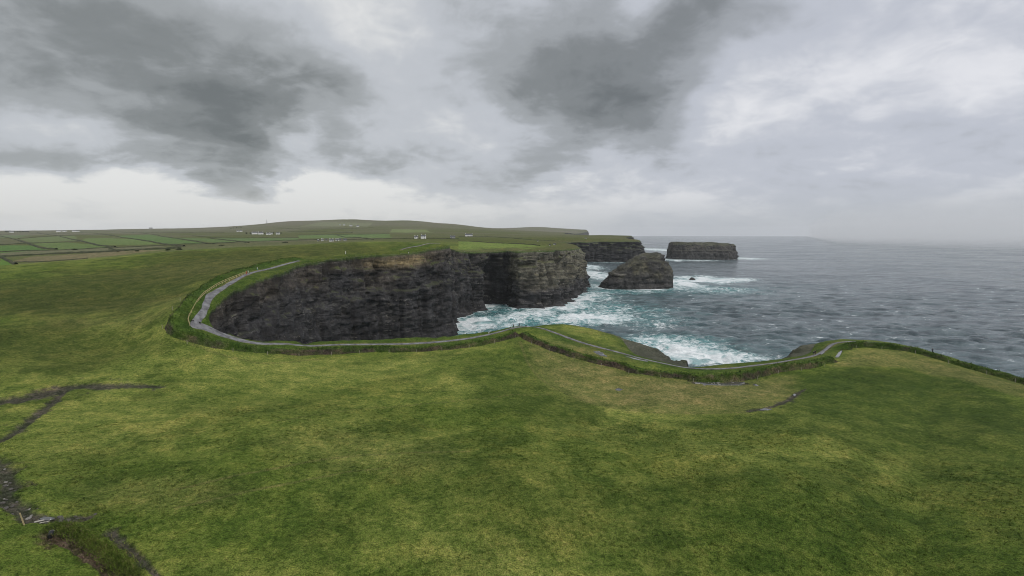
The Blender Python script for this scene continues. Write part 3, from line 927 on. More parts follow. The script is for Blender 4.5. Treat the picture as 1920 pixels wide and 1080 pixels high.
# ------------------------------------------------------------------ sea stacks and rocks
def build_stack(name, label, cat, prof, Yc, depth, expo, tint, seed, nx=200, ny=150, rough=1.0, vegk=1.0, group=None):
    """prof: silhouette (x, ridge height) across the view; the body is as deep as it is broad"""
    prof = np.array(prof, float)
    s = np.linspace(0, 1, nx)
    s = 0.5 - 0.5 * np.cos(np.pi * s)
    xs = prof[0, 0] + s * (prof[-1, 0] - prof[0, 0])
    ztop = np.interp(xs, prof[:, 0], prof[:, 1])
    w = np.clip(1 - np.abs(2 * s - 1) ** 3.2, 0, 1) ** 0.5 * depth
    jj = np.linspace(-1, 1, ny)
    jj = np.sign(jj) * (1 - (1 - np.abs(jj)) ** 1.6)
    S, J = np.meshgrid(np.arange(nx), jj, indexing='ij')
    ztop = ztop + rough * 0.7 * fbm(xs / 9, xs * 0, octv=4, seed=seed + 9, gain=.6)
    X = xs[S]
    lean = 0.15 * J
    Yv = Yc + J * (w[S] + 0.5)
    Z = (ztop[S] + 5) * (1 - np.abs(J) ** expo) ** 0.75 - 5 - 3.0 * lean * (J > 0)
    X, Yv, Z = X.ravel(), Yv.ravel(), Z.ravel()
    zz = Z + 3 * fbm(X / 40, Yv / 40, octv=2, seed=seed)
    d = rough * (2.4 * fbm(X / 15, Yv / 15, Z / 30, octv=3, seed=seed + 1) + 1.2 * vnoise(zz / 3.2, X / 90, seed=seed + 2) + 1.1 * fbm(X / 4, Yv / 4, Z / 4, octv=4, seed=seed + 3, gain=.6) + 1.5 * np.round(3.2 * fbm(X / 8, Yv / 8, Z / 6, octv=3, seed=seed + 7, gain=.6)) / 3.2)
    cx = 0.5 * (prof[0, 0] + prof[-1, 0])
    dx, dy = (X - cx) / (0.5 * (prof[-1, 0] - prof[0, 0])), (Yv - Yc) / depth
    L = np.hypot(dx, dy) + 1e-6
    k = np.clip(L * 1.6, 0, 1)
    X = X + d * dx / L * k; Yv = Yv + d * dy / L * k
    Z = Z + 0.35 * d * (1 - np.clip(L, 0, 1)) * 2
    V = np.stack([X - cx, Yv - Yc, Z], 1)
    me, used = grid_mesh(name, V, nx, ny, smooth=False)
    T = np.clip(1 - Z / max(prof[:, 1]), 0, 1)
    nz = fbm(X / 12, Yv / 12, Z / 7, octv=3, seed=seed + 4)
    och = np.array(tint); dark = np.array((0.038, 0.036, 0.035))
    o = (1 - sstep(.45, .78, T + .2 * nz))[:, None]
    o = o * np.clip(0.55 + 1.3 * fbm(X / 9, Yv / 9, Z / 14, octv=3, seed=seed + 8), 0, 1)[:, None]
    col = dark * (1 - o) + och * o
    color_attr(me, 'tint', col[used])
    a = me.attributes.new('veg', 'FLOAT', 'POINT')
    a.data.foreach_set('value', (np.clip(1.2 - 1.5 * T, 0, 1) * vegk)[used].astype(np.float32))
    ob = add(name, me, M_CLIFF, label=label, cat=cat, loc=(cx, Yc, 0), group=group)
    return ob


def prof_at(lst, Y, foot=-4):
    return [(P(u, v, Y)[0], P(u, v, Y)[2]) for u, v in lst]


STACKS = []
p1 = prof_at([(1118, 541), (1126, 531), (1138, 520), (1150, 510), (1164, 499), (1180, 489), (1196, 481), (1210, 477), (1226, 474.5), (1238, 475.5), (1244, 483), (1250, 490), (1255, 502), (1253, 520), (1257, 537), (1259, 541)], 655)
build_stack('sea_stack', 'rounded dark rock stack with a sloping left flank in white surf', 'sea stack', p1, 655, 34, 3.2, (0.074, 0.069, 0.046), 201, rough=1.6, vegk=0.10)
STACKS.append((0.5 * (p1[0][0] + p1[-1][0]), 655, 0.5 * (p1[-1][0] - p1[0][0]), 34))
p2 = prof_at([(1251, 487), (1254, 480), (1257, 462), (1259, 454.5), (1275, 453.5), (1320, 455), (1350, 456), (1370, 457.5), (1373, 464), (1377, 480), (1379, 487)], 1395)
build_stack('sea_stack', 'long flat topped dark stack standing far out in open sea', 'sea stack', p2, 1395, 60, 9.0, (0.046, 0.041, 0.036), 221, nx=240, rough=1.8, vegk=0.35)
STACKS.append((0.5 * (p2[0][0] + p2[-1][0]), 1395, 0.5 * (p2[-1][0] - p2[0][0]), 60))
rx, ry = sea_at(1298, 525)
build_stack('sea_rock', 'small black rock poking out of the white foam', 'rock', [(rx - 5, -1), (rx - 3, 1.5), (rx - 1, 3.6), (rx + 1.5, 3.0), (rx + 3.5, 1.2), (rx + 5, -1)], ry, 4, 2.5, (0.05, 0.045, 0.042), 241, nx=40, ny=30, rough=0.35, vegk=0)


# ------------------------------------------------------------------ sea
def build_sea():
    az = azimuths(0.11, 54, 2.0)
    rs = [140.0]
    while rs[-1] < 15000:
        r = rs[-1]
        rs.append(r + min(max(0.6, r * r / 105000), 0.02 * r))
    rs = np.array(rs); dr = np.gradient(rs)
    rg, ag = np.meshgrid(rs, az, indexing='ij')
    X = (rg * np.sin(ag)).ravel(); Y = (rg * np.cos(ag)).ravel(); r = rg.ravel(); DR = np.repeat(dr, len(az))
    # wind sea running in from the open ocean
    z = np.zeros_like(X); gx = np.zeros_like(X); gy = np.zeros_like(X)
    rng = np.random.default_rng(5)
    gust = fbm(X / 90, Y / 55, octv=3, seed=302)
    mod = 0.85 + 0.8 * fbm(X / 60, Y / 40, octv=3, seed=301)
    for i in range(64):
        if i < 56:
            lam = 5.0 * (26 / 5.0) ** rng.random(); a = 0.0088 * lam * (0.5 + rng.random()); th = R(-114) + rng.normal(0, 0.6)
        else:
            lam = rng.uniform(30, 80); a = 0.0026 * lam; th = R(-118) + rng.normal(0, 0.25)
        kx, ky = math.cos(th), math.sin(th)
        kk = 2 * math.pi / lam
        fade = np.clip((lam / (2.4 * DR)) - 1, 0, 1)
        ph = kk * (kx * X + ky * Y) + rng.random() * 6.28 + 1.1 * gust
        s, c_ = np.sin(ph), np.cos(ph)
        z += a * fade * s
        gx -= kx * a * fade * c_; gy -= ky * a * fade * c_
    sd = coast_sd(X, Y, band=0)
    dsea = -sd
    for (cx, cy, hx, hy) in STACKS:
        q = np.hypot((X - cx) / hx, (Y - cy) / hy)
        dsea = np.minimum(dsea, (q - 1) * min(hx, hy) * 1.0 + 0 * q)
    calm = sstep(-4, 25, dsea) * 0.7 + 0.3
    z = z * mod * calm
    X = X + gx * mod * calm; Y = Y + gy * mod * calm
    n = fbm(X / 24, Y / 24, octv=4, seed=311, gain=.6)
    n2 = fbm(X / 70, Y / 70, octv=3, seed=312)
    foam = 0.95 * np.exp(-np.clip(dsea, 0, None) / 11.0) * (0.85 + 0.8 * n) * (0.55 + 0.45 * sstep(0.9, 0.0, r / 3000))
    turq = 0.85 * np.exp(-np.clip(dsea, 0, None) / 42.0) * sstep(1600, 700, r)
    # broken water: u, v, half sizes (m), foam, turquoise
    for (u, v, a, bb, f, tq) in [
        (880, 607, 30, 34, .8, .6), (930, 597, 24, 20, .3, 1.0), (960, 585, 22, 18, .2, .9), (1000, 592, 26, 24, .5, 1.0), (1030, 572, 38, 46, .9, .6), (1065, 555, 30, 50, .85, .5),
        (1100, 595, 34, 34, .7, .8), (1070, 600, 30, 24, .6, .8), (1125, 555, 26, 46, .5, .6), (1118, 515, 24, 110, 1.05, .4), (1108, 500, 22, 90, .8, .4), (1010, 600, 60, 40, .4, .95), (1120, 580, 60, 60, .35, .8),
        (1180, 600, 50, 40, .25, .5), (1250, 650, 40, 40, .45, .9), (1315, 524, 48, 62, 1.0, .4), (1375, 524, 44, 34, .8, .2), (1272, 530, 24, 60, 1.0, .4), (1340, 543, 62, 46, .38, .7), (1290, 668, 22, 24, 1.0, .8),
        (1330, 668, 30, 18, .5, .8), (1230, 640, 22, 24, .5, .6), (1215, 612, 24, 22, .3, .3), (1380, 668, 28, 12, .35, .4), (1150, 489, 60, 80, .85, .2), (1230, 468, 60, 230, .9, .1), (1222, 478, 26, 90, .8, .1),
        (1300, 488, 70, 60, .6, .1), (1390, 484.5, 60, 70, .9, .1), (1262, 488, 18, 60, .8, .1), (1150, 547, 44, 26, .2, .9), (1210, 547, 34, 22, .45, .7)]:
        c = sea_at(u, v)
        q = ((X - c[0]) / a) ** 2 + ((Y - c[1]) / bb) ** 2
        g = np.exp(-(q * np.clip(1 + 0.9 * n, .2, 3)) ** 1.3)
        foam = np.maximum(foam, f * g) + 0.25 * np.minimum(foam, f * g)
        turq = np.maximum(turq, tq * g)
    # streaks of spent foam drifting in the cove
    V = np.stack([X, Y, z + 0.5 * np.clip(foam, 0, 1) * (0.4 + n)], 1)
    me, used = grid_mesh('sea', V, len(rs), len(az), True, keep=lambda Q: (sd[Q] < 45).any(1) & (X[Q] > -7800).all(1) & (Y[Q] > -7800).all(1))
    for nm, val in (('foam', np.clip(foam, 0, 1.15)), ('turq', np.clip(turq, 0, 1))):
        a = me.attributes.new(nm, 'FLOAT', 'POINT')
        a.data.foreach_set('value', val[used].astype(np.float32))
    add('sea', me, M_SEA, kind='structure')


build_sea()


# ------------------------------------------------------------------ gravel path
M_PATH = plain('path_gravel', (0.150, 0.150, 0.155), 0.75, 0.45, 0.5, bump=0.03)


def path_strip(name, line, half, zoff, wide=None):
    tan = np.gradient(line, axis=0); tan /= np.linalg.norm(tan, axis=1)[:, None]
    nx, ny = tan[:, 1], -tan[:, 0]
    h = half * (1 + 0.30 * fbm(line[:, 0] / 5, line[:, 1] / 5, octv=4, seed=401, gain=.6)) * (1 if wide is None else wide(line))
    rows = []
    for k, dz in ((-1.12, -0.16), (-1, 0), (-.5, .03), (0, .045), (.5, .03), (1, 0), (1.12, -.16)):
        x, y = line[:, 0] + nx * h * k, line[:, 1] + ny * h * k
        rows.append(np.stack([x, y, ground_z(x, y) + zoff + dz], 1))
    V = np.concatenate(rows)
    me, _ = grid_mesh(name, V, 7, len(line))
    return add(name, me, M_PATH, kind='structure')


bend = np.array(P(368, 592, 162)[:2])
path_strip('path', path_xy, 0.74, 0.02, lambda L: 1 + 1.35 * np.exp(-((L - bend) ** 2).sum(1) / 30.0 ** 2))
path_strip('path', path_far_xy, 0.5, 0.15)


# ------------------------------------------------------------------ sod banks
def build_bank(line, label, hfun, brown, seed):
    tan = np.gradient(line, axis=0)
    ker = np.ones(9) / 9
    tan = np.stack([np.convolve(np.pad(tan[:, i], 4, 'edge'), ker, 'valid') for i in (0, 1)], 1)
    tan /= np.linalg.norm(tan, axis=1)[:, None]
    nx, ny = tan[:, 1], -tan[:, 0]                # towards the field
    n = len(line); s = np.linspace(0, 1, n)
    ends = np.minimum(sstep(0, 0.02, s), 1 - sstep(0.985, 1.0, s))
    h = hfun(s) * (1 + 0.5 * fbm(line[:, 0] / 7, line[:, 1] / 6, octv=3, seed=seed)) * (0.15 + 0.85 * ends)
    prof = [(2.3, -0.6), (1.9, -0.1), (1.55, 0.3), (1.3, 0.65), (1.12, 1.0), (0.95, 1.3), (0.7, 1.62), (0.35, 1.82), (-0.2, 1.9), (-0.9, 1.75), (-1.8, 1.35), (-3.0, 0.8), (-4.2, 0.3), (-5.6, -0.5)]
    rows, colr = [], []
    wav = 0.9 * fbm(line[:, 0] / 9, line[:, 1] / 9, octv=3, seed=seed + 1)
    soil = np.array((0.050, 0.041, 0.031)); dry = np.array((0.085, 0.072, 0.040)); green = TINT['verge']
    for k, (o, z) in enumerate(prof):
        x, y = line[:, 0] + nx * (o + wav), line[:, 1] + ny * (o + wav)
        g = ground_z(x, y)
        face = 1.0 if 1 <= k <= 6 else 0.4
        rough = 0.34 * fbm(x / 1.1, y / 1.1, np.full(n, z) / 0.8, octv=3, seed=seed + 2, gain=.65)
        rows.append(np.stack([x + nx * rough * face, y + ny * rough * face, g + np.where(z > 0, z * h / 1.9, z) + rough * 0.5 * (z > 0)], 1))
        nz = fbm(x / 2.5, y / 2.5, np.full(n, z), octv=3, seed=seed + 3, gain=.65)
        b = np.clip(((brown(s) + 0.55 * fbm(x / 12, y / 12, octv=2, seed=seed + 8)) * (1.15 if 1 <= k <= 5 else 0.55 if k == 6 else 0.0)) + 1.1 * nz * (1 <= k <= 7), 0, 1)[:, None]
        sd_ = soil + (dry - soil) * np.clip(0.35 + 1.2 * fbm(x / 4, y / 4, octv=2, seed=seed + 5), 0, 1)[:, None]
        colr.append(green * (1 + 0.7 * nz[:, None]) * (1 - b) + sd_ * b)
    V = np.concatenate(rows); Cc = np.concatenate(colr)
    me, used = grid_mesh('sod_bank', V, len(prof), n)
    color_attr(me, 'tint', np.clip(Cc[used], .004, .5))
    ob = add('sod_bank', me, M_GRASS, label=label, cat='earth bank')
    # a ragged fringe of grass and bramble along it
    rng = np.random.default_rng(seed)
    m = int(n * 0.45 * 14)
    k = rng.integers(1, len(prof) - 3, m); i = rng.integers(3, n - 3, m)
    A0 = V[k * n + i]; col = Cc[k * n + i]
    L = rng.uniform(0.25, 0.75, m); ang = rng.uniform(0, 6.283, m); wd = rng.uniform(0.05, 0.16, m)
    lean = rng.uniform(0.15, 0.7, m)
    dx, dy = np.cos(ang), np.sin(ang)
    p0 = A0 + np.stack([-dy * wd, dx * wd, np.full(m, -.1)], 1)
    p1 = A0 + np.stack([dy * wd, -dx * wd, np.full(m, -.1)], 1)
    p2 = A0 + np.stack([dx * L * lean, dy * L * lean, L], 1)
    TV = np.stack([p0, p1, p2], 1).reshape(-1, 3)
    tm, _ = quad_mesh('fringe', TV, np.arange(m * 3).reshape(-1, 3), False)
    color_attr(tm, 'tint', np.repeat(np.clip(col * rng.uniform(0.5, 1.5, (m, 1)), .004, .4), 3, 0))
    f = add('grass_fringe', tm, M_GRASS, parent=ob, kind='stuff')


build_bank(bank1, 'long curved grassy earth bank bordering the path round the cliff cove', lambda s: 0.8 + 1.0 * sstep(0.36, 0.5, s), lambda s: 0.0 + 0.42 * sstep(0.42, 0.55, s) + 0.25 * sstep(0.7, .8, s), 501)
build_bank(bank2, 'dark brown faced earth bank dipping behind the pale stony puddle', lambda s: 1.75 + 0.55 * np.exp(-((s - .62) / .14) ** 2), lambda s: 0.75 - 0.35 * sstep(0.45, .6, s), 521)
build_bank(bank3, 'low dark earth bank along the seaward edge of the far right field', lambda s: 1.75 + 0 * s, lambda s: 0.35 + 0 * s, 541)


# ------------------------------------------------------------------ wire fence posts by the bank
M_WOOD = plain('weathered_wood', (0.26, 0.235, 0.19), 0.85, 0.3, 6.0)
M_RAIL = plain('pale_fence_timber', (0.40, 0.33, 0.17), 0.8, 0.25, 5.0)


def box_into(bm, c, s, rot=None, bevel=0.0):
    r = bmesh.ops.create_cube(bm, size=1.0)
    M = Matrix.Translation(c) @ (rot if rot is not None else Matrix.Identity(4)) @ Matrix.Diagonal((*s, 1))
    bmesh.ops.transform(bm, matrix=M, verts=r['verts'])
    if bevel:
        es = list({e for v in r['verts'] for e in v.link_edges})
        bmesh.ops.bevel(bm, geom=es, offset=bevel, segments=1, affect='EDGES')
    return r['verts']


def bm_mesh(name, bm, smooth=False):
    me = bpy.data.meshes.new(name)
    bm.to_mesh(me); bm.free()
    if smooth:
        for p in me.polygons:
            p.use_smooth = True
    return me


def post_mesh(h, w, name='post'):
    bm = bmesh.new()
    bmesh.ops.create_cone(bm, cap_ends=True, segments=8, radius1=w, radius2=w * .85, depth=h, matrix=Matrix.Translation((0, 0, h / 2 - .25)))
    bmesh.ops.create_cone(bm, cap_ends=True, segments=8, radius1=w * .85, radius2=w * .3, depth=.05, matrix=Matrix.Translation((0, 0, h - .225)))
    return bm_mesh(name, bm)


pm = post_mesh(1.5, 0.075)
pm.materials.append(M_WOOD)
for line, step in ((bank1, 22), (bank2, 22), (bank3, 24)):
    tan = np.gradient(line, axis=0); tan /= np.linalg.norm(tan, axis=1)[:, None]
    start = int(len(line) * 0.42) if line is bank1 else 10
    for i in range(start, len(line) - 5, step):
        x = line[i, 0] + tan[i, 1] * (3.0 + random.uniform(-.3, .3)); y = line[i, 1] - tan[i, 0] * 3.0
        o = add('fence_post', pm, None, label='thin weathered fence post standing in the field at the foot of the earth bank', cat='fence post', group='wire fence posts along the earth bank', loc=(x, y, float(ground_z(x, y)[0])))
        o.rotation_euler = (random.uniform(-.08, .08), random.uniform(-.08, .08), random.uniform(0, 6))

# ------------------------------------------------------------------ post and rail fence on the bend of the path
fl = resample(catmull(hits([(356, 612), (353, 606), (354, 598), (360, 587), (366, 576), (373, 565), (385, 552), (405, 538.5), (425, 528.5), (445, 520.5), (461, 514.5)], y0=100, y1=300), 6), 2.4)
fz = ground_z(fl[:, 0], fl[:, 1])
fence = add('wooden_fence', None, label='pale post and rail fence following the bend of the clifftop path', cat='fence', loc=(fl[0, 0], fl[0, 1], fz[0]))
pm2 = post_mesh(1.45, 0.09, 'fence_post'); pm2.materials.append(M_RAIL)
org = Vector((fl[0, 0], fl[0, 1], fz[0]))
for i in range(len(fl)):
    add('post', pm2, None, parent=fence, loc=Vector((fl[i, 0], fl[i, 1], fz[i])) - org)
for hgt in (0.5, 1.05):
    bm = bmesh.new()
    for i in range(len(fl) - 1):
        a = Vector((*fl[i], fz[i] + hgt)) - org; b = Vector((*fl[i + 1], fz[i + 1] + hgt)) - org
        d = b - a
        box_into(bm, (a + b) / 2, (d.length + .06, .07, .13), d.to_track_quat('X', 'Z').to_matrix().to_4x4())
    add('rail', bm_mesh('rail', bm), M_RAIL, parent=fence)

# ------------------------------------------------------------------ puddles
m_, t_, b_, p_ = new_mat('puddle_water')
b_.inputs['Base Color'].default_value = (0.12, 0.12, 0.115, 1)
b_.inputs['Roughness'].default_value = 0.06
b_.inputs['Specular IOR Level'].default_value = 1.0
b_.inputs['Metallic'].default_value = 0.45
t_.link(t_.bump(t_.noise(p_, 3.0, 3), 0.25, 0.02), b_.inputs['Normal'])
M_PUDDLE = m_


def puddle(poly, label, y0=60, y1=300):
    c = hits(poly, y0=y0, y1=y1)
    ring = resample(np.vstack([c, c[:1]]), 0.35)[:-1]
    mid = ring.mean(0)
    V = []
    fr = (1.0, 0.96, 0.7, 0.35)
    for k, f in enumerate(fr):
        q = mid + (ring - mid) * f * (1 + 0.10 * fbm(ring[:, 0] / .9, ring[:, 1] / .9, octv=3, seed=601)[:, None])
        V.append(np.stack([q[:, 0], q[:, 1], ground_z(q[:, 0], q[:, 1]) + (-0.05 if k == 0 else 0.10)], 1))
    V.append(np.array([[*mid, float(ground_z(*mid)[0]) + 0.10]]))
    V = np.concatenate(V); n = len(ring)
    faces = []
    for k in range(len(fr) - 1):
        for i in range(n):
            j = (i + 1) % n
            faces.append((k * n + i, k * n + j, (k + 1) * n + j, (k + 1) * n + i))
    for i in range(n):
        faces.append(((len(fr) - 1) * n + i, (len(fr) - 1) * n + (i + 1) % n, len(V) - 1))
    org = Vector((*mid, float(V[-1, 2])))
    me = bpy.data.meshes.new('puddle')
    me.from_pydata([tuple(Vector(v) - org) for v in V], [], faces)
    for p in me.polygons: p.use_smooth = True
    add('puddle', me, M_PUDDLE, label=label, cat='puddle', loc=org)


puddle([(1112, 659), (1122, 658), (1130, 662), (1139, 669.5), (1128, 669), (1118, 664)], 'grey tapering puddle between the earth bank and the path', 150)
puddle([(1154, 727), (1160, 725), (1168, 728.5), (1161, 732), (1153, 730)], 'small round puddle alone in the tan grass')
puddle([(1303, 715.5), (1330, 717), (1352, 718), (1378, 715.5), (1397, 715), (1392, 721), (1350, 723), (1320, 721)], 'long pale stony puddle under the dip of the earth bank')
puddle([(1565, 672), (1572, 661), (1579, 655.5), (1580, 659), (1573, 671.5)], 'bright narrow puddle in the gap of the earth bank', 150)
puddle([(1538, 664), (1547, 659.5), (1544, 663), (1540, 665)], 'tiny bright puddle beside the two walkers on the path', 150)
puddle([(1424, 768), (1432, 765), (1449, 766.5), (1440, 768.5)], 'thin puddle at the lower end of the muddy track')
puddle([(1486, 740), (1489, 737.5), (1494, 739.5), (1490, 742)], 'small puddle at the upper end of the muddy track')
puddle([(1411, 719.5), (1416, 718.5), (1423, 722), (1418, 722.5)], 'short puddle right of the stony puddle')
puddle([(1170, 667.5), (1190, 672), (1216, 677.5), (1212, 679), (1188, 674.5)], 'thin wet strip along the lower edge of the path', 150)
puddle([(72, 970), (82, 967), (96, 967), (104, 970), (92, 973), (78, 973)], 'shallow stream pool among stones beside the pale log', 40, 120)


# ------------------------------------------------------------------ stones, log, post and pipe of the muddy stream
def stone_mesh(seed, sx=1.0, sy=.8, sz=.55):
    bm = bmesh.new()
    bmesh.ops.create_icosphere(bm, subdivisions=3, radius=0.5)
    co = np.array([v.co[:] for v in bm.verts])
    d = 1 + 0.34 * fbm(co[:, 0] * 2 + seed, co[:, 1] * 2, co[:, 2] * 2, octv=3, seed=seed)
    q = np.sign(co) * np.abs(co) ** 0.9
    for v, dd, c in zip(bm.verts, d, q):
        v.co = (c[0] * dd * sx, c[1] * dd * sy, c[2] * dd * sz)
    return bm_mesh('stone', bm, True)


M_STONE = plain('field_stone', (0.215, 0.205, 0.185), 0.8, 0.4, 5.0, bump=.05)
M_DARKSTONE = plain('wet_stone', (0.085, 0.078, 0.070), 0.6, 0.4, 5.0, bump=.05)
stones = [stone_mesh(700 + k, random.uniform(.9, 1.2), random.uniform(.6, .9), random.uniform(.4, .65)) for k in range(5)]
for k, me in enumerate(stones):
    me.materials.append(M_STONE if k < 2 else M_DARKSTONE)
trail = mud_xy[2][0]
tr = [hit(u, v, 40, 120) for u, v in [(0, 880), (10, 900), (12, 912), (3, 930), (20, 942), (36, 952), (48, 962), (62, 968), (80, 968), (100, 967), (120, 968), (140, 968), (158, 966)]]
for k in range(58):
    c = tr[random.randrange(len(tr))]
    x, y = c[0] + random.gauss(0, .75), c[1] + random.gauss(0, .75)
    pale = random.random() < 0.15
    o = add('stone', stones[random.randrange(2) if pale else random.randrange(2, 5)], None, label='rough stone lying in the muddy stream bed', cat='stone', group='stones in the muddy stream bed',
            loc=(x, y, float(ground_z(x, y)[0]) - .30))
    sc = random.uniform(.2, .55)
    o.scale = (sc, sc, sc); o.rotation_euler = (random.uniform(-.3, .3), random.uniform(-.3, .3), random.uniform(0, 6))
for k in range(26):
    u = random.uniform(1303, 1397); v = 718 + random.gauss(0, 1.6)
    x, y = hit(u, v, 100, 220)
    o = add('stone', stones[random.randrange(2)], None, label='pale stone lying in the long stony puddle by the earth bank', cat='stone', group='pale stones in the stony puddle', loc=(x, y, float(ground_z(x, y)[0]) + .02))
    sc = random.uniform(.4, 1.0); o.scale = (sc, sc, sc * .6); o.rotation_euler = (0, 0, random.uniform(0, 6))


def log_between(name, a, b, r, mat, label, cat, lift):
    A_ = Vector((*a, float(ground_z(*a)[0]) + lift)); B_ = Vector((*b, float(ground_z(*b)[0]) + lift))
    d = B_ - A_
    bm = bmesh.new()
    n = 14; vs = []
    for i in range(n):
        f = i / (n - 1)
        rad = r * (1 - .25 * f) * (1 + .12 * math.sin(f * 17))
        vs.append([bm.verts.new((f * d.length, rad * math.cos(q) + .04 * math.sin(f * 7), rad * math.sin(q))) for q in [k * math.tau / 9 for k in range(9)]])
    for i in range(n - 1):
        for k in range(9):
            bm.faces.new((vs[i][k], vs[i][(k + 1) % 9], vs[i + 1][(k + 1) % 9], vs[i + 1][k]))
    bm.faces.new(vs[0][::-1]); bm.faces.new(vs[-1])
    o = add(name, bm_mesh(name, bm, True), mat, label=label, cat=cat, loc=A_)
    o.rotation_euler = d.to_track_quat('X', 'Z').to_euler()
    return o


M_PALE = plain('bleached_wood', (0.36, 0.34, 0.29), 0.8, 0.25, 4.0)
log_between('log', hit(64, 977, 40, 120), hit(88, 971, 40, 120), 0.10, M_PALE, 'bleached pale log lying across the muddy stream bed', 'log', .02)
log_between('log', hit(74, 979, 40, 120), hit(93, 975, 40, 120), 0.07, M_PALE, 'shorter bleached log beside the longer one in the stream bed', 'log', .02)
px, py = hit(45, 982, 40, 120)
o = add('marker_post', post_mesh(1.9, .09, 'marker_post'), plain('tan_post_wood', (0.33, 0.27, 0.15), .8, .2, 5), label='single tan wooden post leaning beside the muddy stream bed', cat='post', loc=(px, py, float(ground_z(px, py)[0])))
o.rotation_euler = (0.05, -0.18, 0)
px, py = hit(97, 995, 40, 120)
bm = bmesh.new()
seg = 20
rings = [[(0, .28), (0, .22), (.9, .22)], ]
vs = [[bm.verts.new((x_, r_ * math.cos(q), r_ * math.sin(q))) for q in [k * math.tau / seg for k in range(seg)]] for x_, r_ in ((.9, .28), (0, .28), (0, .22), (.9, .22))]
for i in range(3):
    for k in range(seg):
        bm.faces.new((vs[i][k], vs[i][(k + 1) % seg], vs[i + 1][(k + 1) % seg], vs[i + 1][k]))
bm.faces.new(vs[3])
o = add('drain_pipe', bm_mesh('drain_pipe', bm, False), plain('black_pipe', (0.02, 0.02, 0.022), .5, .1, 4), label='black drain pipe end sticking out of the ditch bank', cat='pipe', loc=(px, py, float(ground_z(px, py)[0]) - .12))
o.rotation_euler = (0, .08, R(-60))
bm = bmesh.new()
bmesh.ops.create_cone(bm, cap_ends=False, segments=seg, radius1=.30, radius2=.30, depth=.06, matrix=Matrix.Rotation(math.pi / 2, 4, 'Y'))
add('rim', bm_mesh('rim', bm), M_PALE, parent=o, loc=(.02, 0, 0))

# long grass hanging over the ditch
def long_grass():
    rng = np.random.default_rng(77)
    line = resample(catmull(hits([(104, 984), (140, 996), (180, 1020), (215, 1048), (262, 1090)], y0=40, y1=120), 6), .1)
    m = 5200
    i = rng.integers(0, len(line), m)
    base_ = line[i] + rng.normal(0, .75, (m, 2))
    z = ground_z(base_[:, 0], base_[:, 1]) - .05
    L = rng.uniform(.25, .62, m); ang = rng.normal(R(215), .7, m); w = rng.uniform(.02, .05, m); lean = rng.uniform(.2, 1.0, m)
    dx, dy = np.cos(ang), np.sin(ang)
    P0 = np.stack([base_[:, 0] - dy * w, base_[:, 1] + dx * w, z], 1); P1 = np.stack([base_[:, 0] + dy * w, base_[:, 1] - dx * w, z], 1)
    P2 = np.stack([base_[:, 0] + dx * L * lean, base_[:, 1] + dy * L * lean, z + L * (1 - .4 * lean)], 1)
    V = np.stack([P0, P1, P2], 1).reshape(-1, 3)
    me, _ = quad_mesh('long_grass', V, np.arange(3 * m).reshape(-1, 3), False)
    c = TINT['lush'] * rng.uniform(.5, 1.4, (m, 1)); c[rng.random(m) < .18] = TINT['tan'] * .8
    color_attr(me, 'tint', np.repeat(c, 3, 0))
    add('long_grass', me, M_GRASS, label='long green grass hanging over the ditch', kind='stuff')


long_grass()


def turf_tufts():
    """short clumps of coarser grass standing up from the grazed turf of the near field"""
    rng = np.random.default_rng(78)
    m = 52000
    rr_ = np.sqrt(rng.uniform(46 ** 2, 125 ** 2, m)); aa = rng.uniform(R(-50), R(50), m)
    x, y = rr_ * np.sin(aa), rr_ * np.cos(aa)
    keep = fbm(x / 6, y / 6, octv=3, seed=79) + 0.35 * rng.normal(0, 1, m) > -0.05
    for line, w, dep in mud_xy:
        d, _ = near_dist(x, y, line, w * 3)
        keep &= d > w * 1.1
    x, y = x[keep], y[keep]; m = len(x)
    col = ground_tint(x, y, np.full(m, 99.0), np.full(m, 99.0)) * rng.uniform(.45, 1.25, (m, 1))
    z = ground_z(x, y) - .04
    sz = rng.uniform(.10, .26, m)
    V, Cc = [], []
    for k in range(6):
        ang = rng.uniform(0, 6.283, m); L = sz * rng.uniform(.6, 1.2, m); w = sz * .22; lean = rng.uniform(.3, 1.1, m)
        ox, oy = rng.normal(0, 1, m) * sz * .6, rng.normal(0, 1, m) * sz * .6
        dx, dy = np.cos(ang), np.sin(ang)
        V.append(np.stack([np.stack([x + ox - dy * w, y + oy + dx * w, z], 1), np.stack([x + ox + dy * w, y + oy - dx * w, z], 1), np.stack([x + ox + dx * L * lean, y + oy + dy * L * lean, z + L], 1)], 1).reshape(-1, 3))
        Cc.append(np.repeat(col * rng.uniform(.8, 1.2, (m, 1)), 3, 0))
    V = np.concatenate(V)
    me, _ = quad_mesh('grass_tufts', V, np.arange(len(V)).reshape(-1, 3), False)
    color_attr(me, 'tint', np.concatenate(Cc))
    add('grass_tufts', me, M_GRASS, label='coarse tufts of grass scattered over the near field', kind='stuff')


turf_tufts()


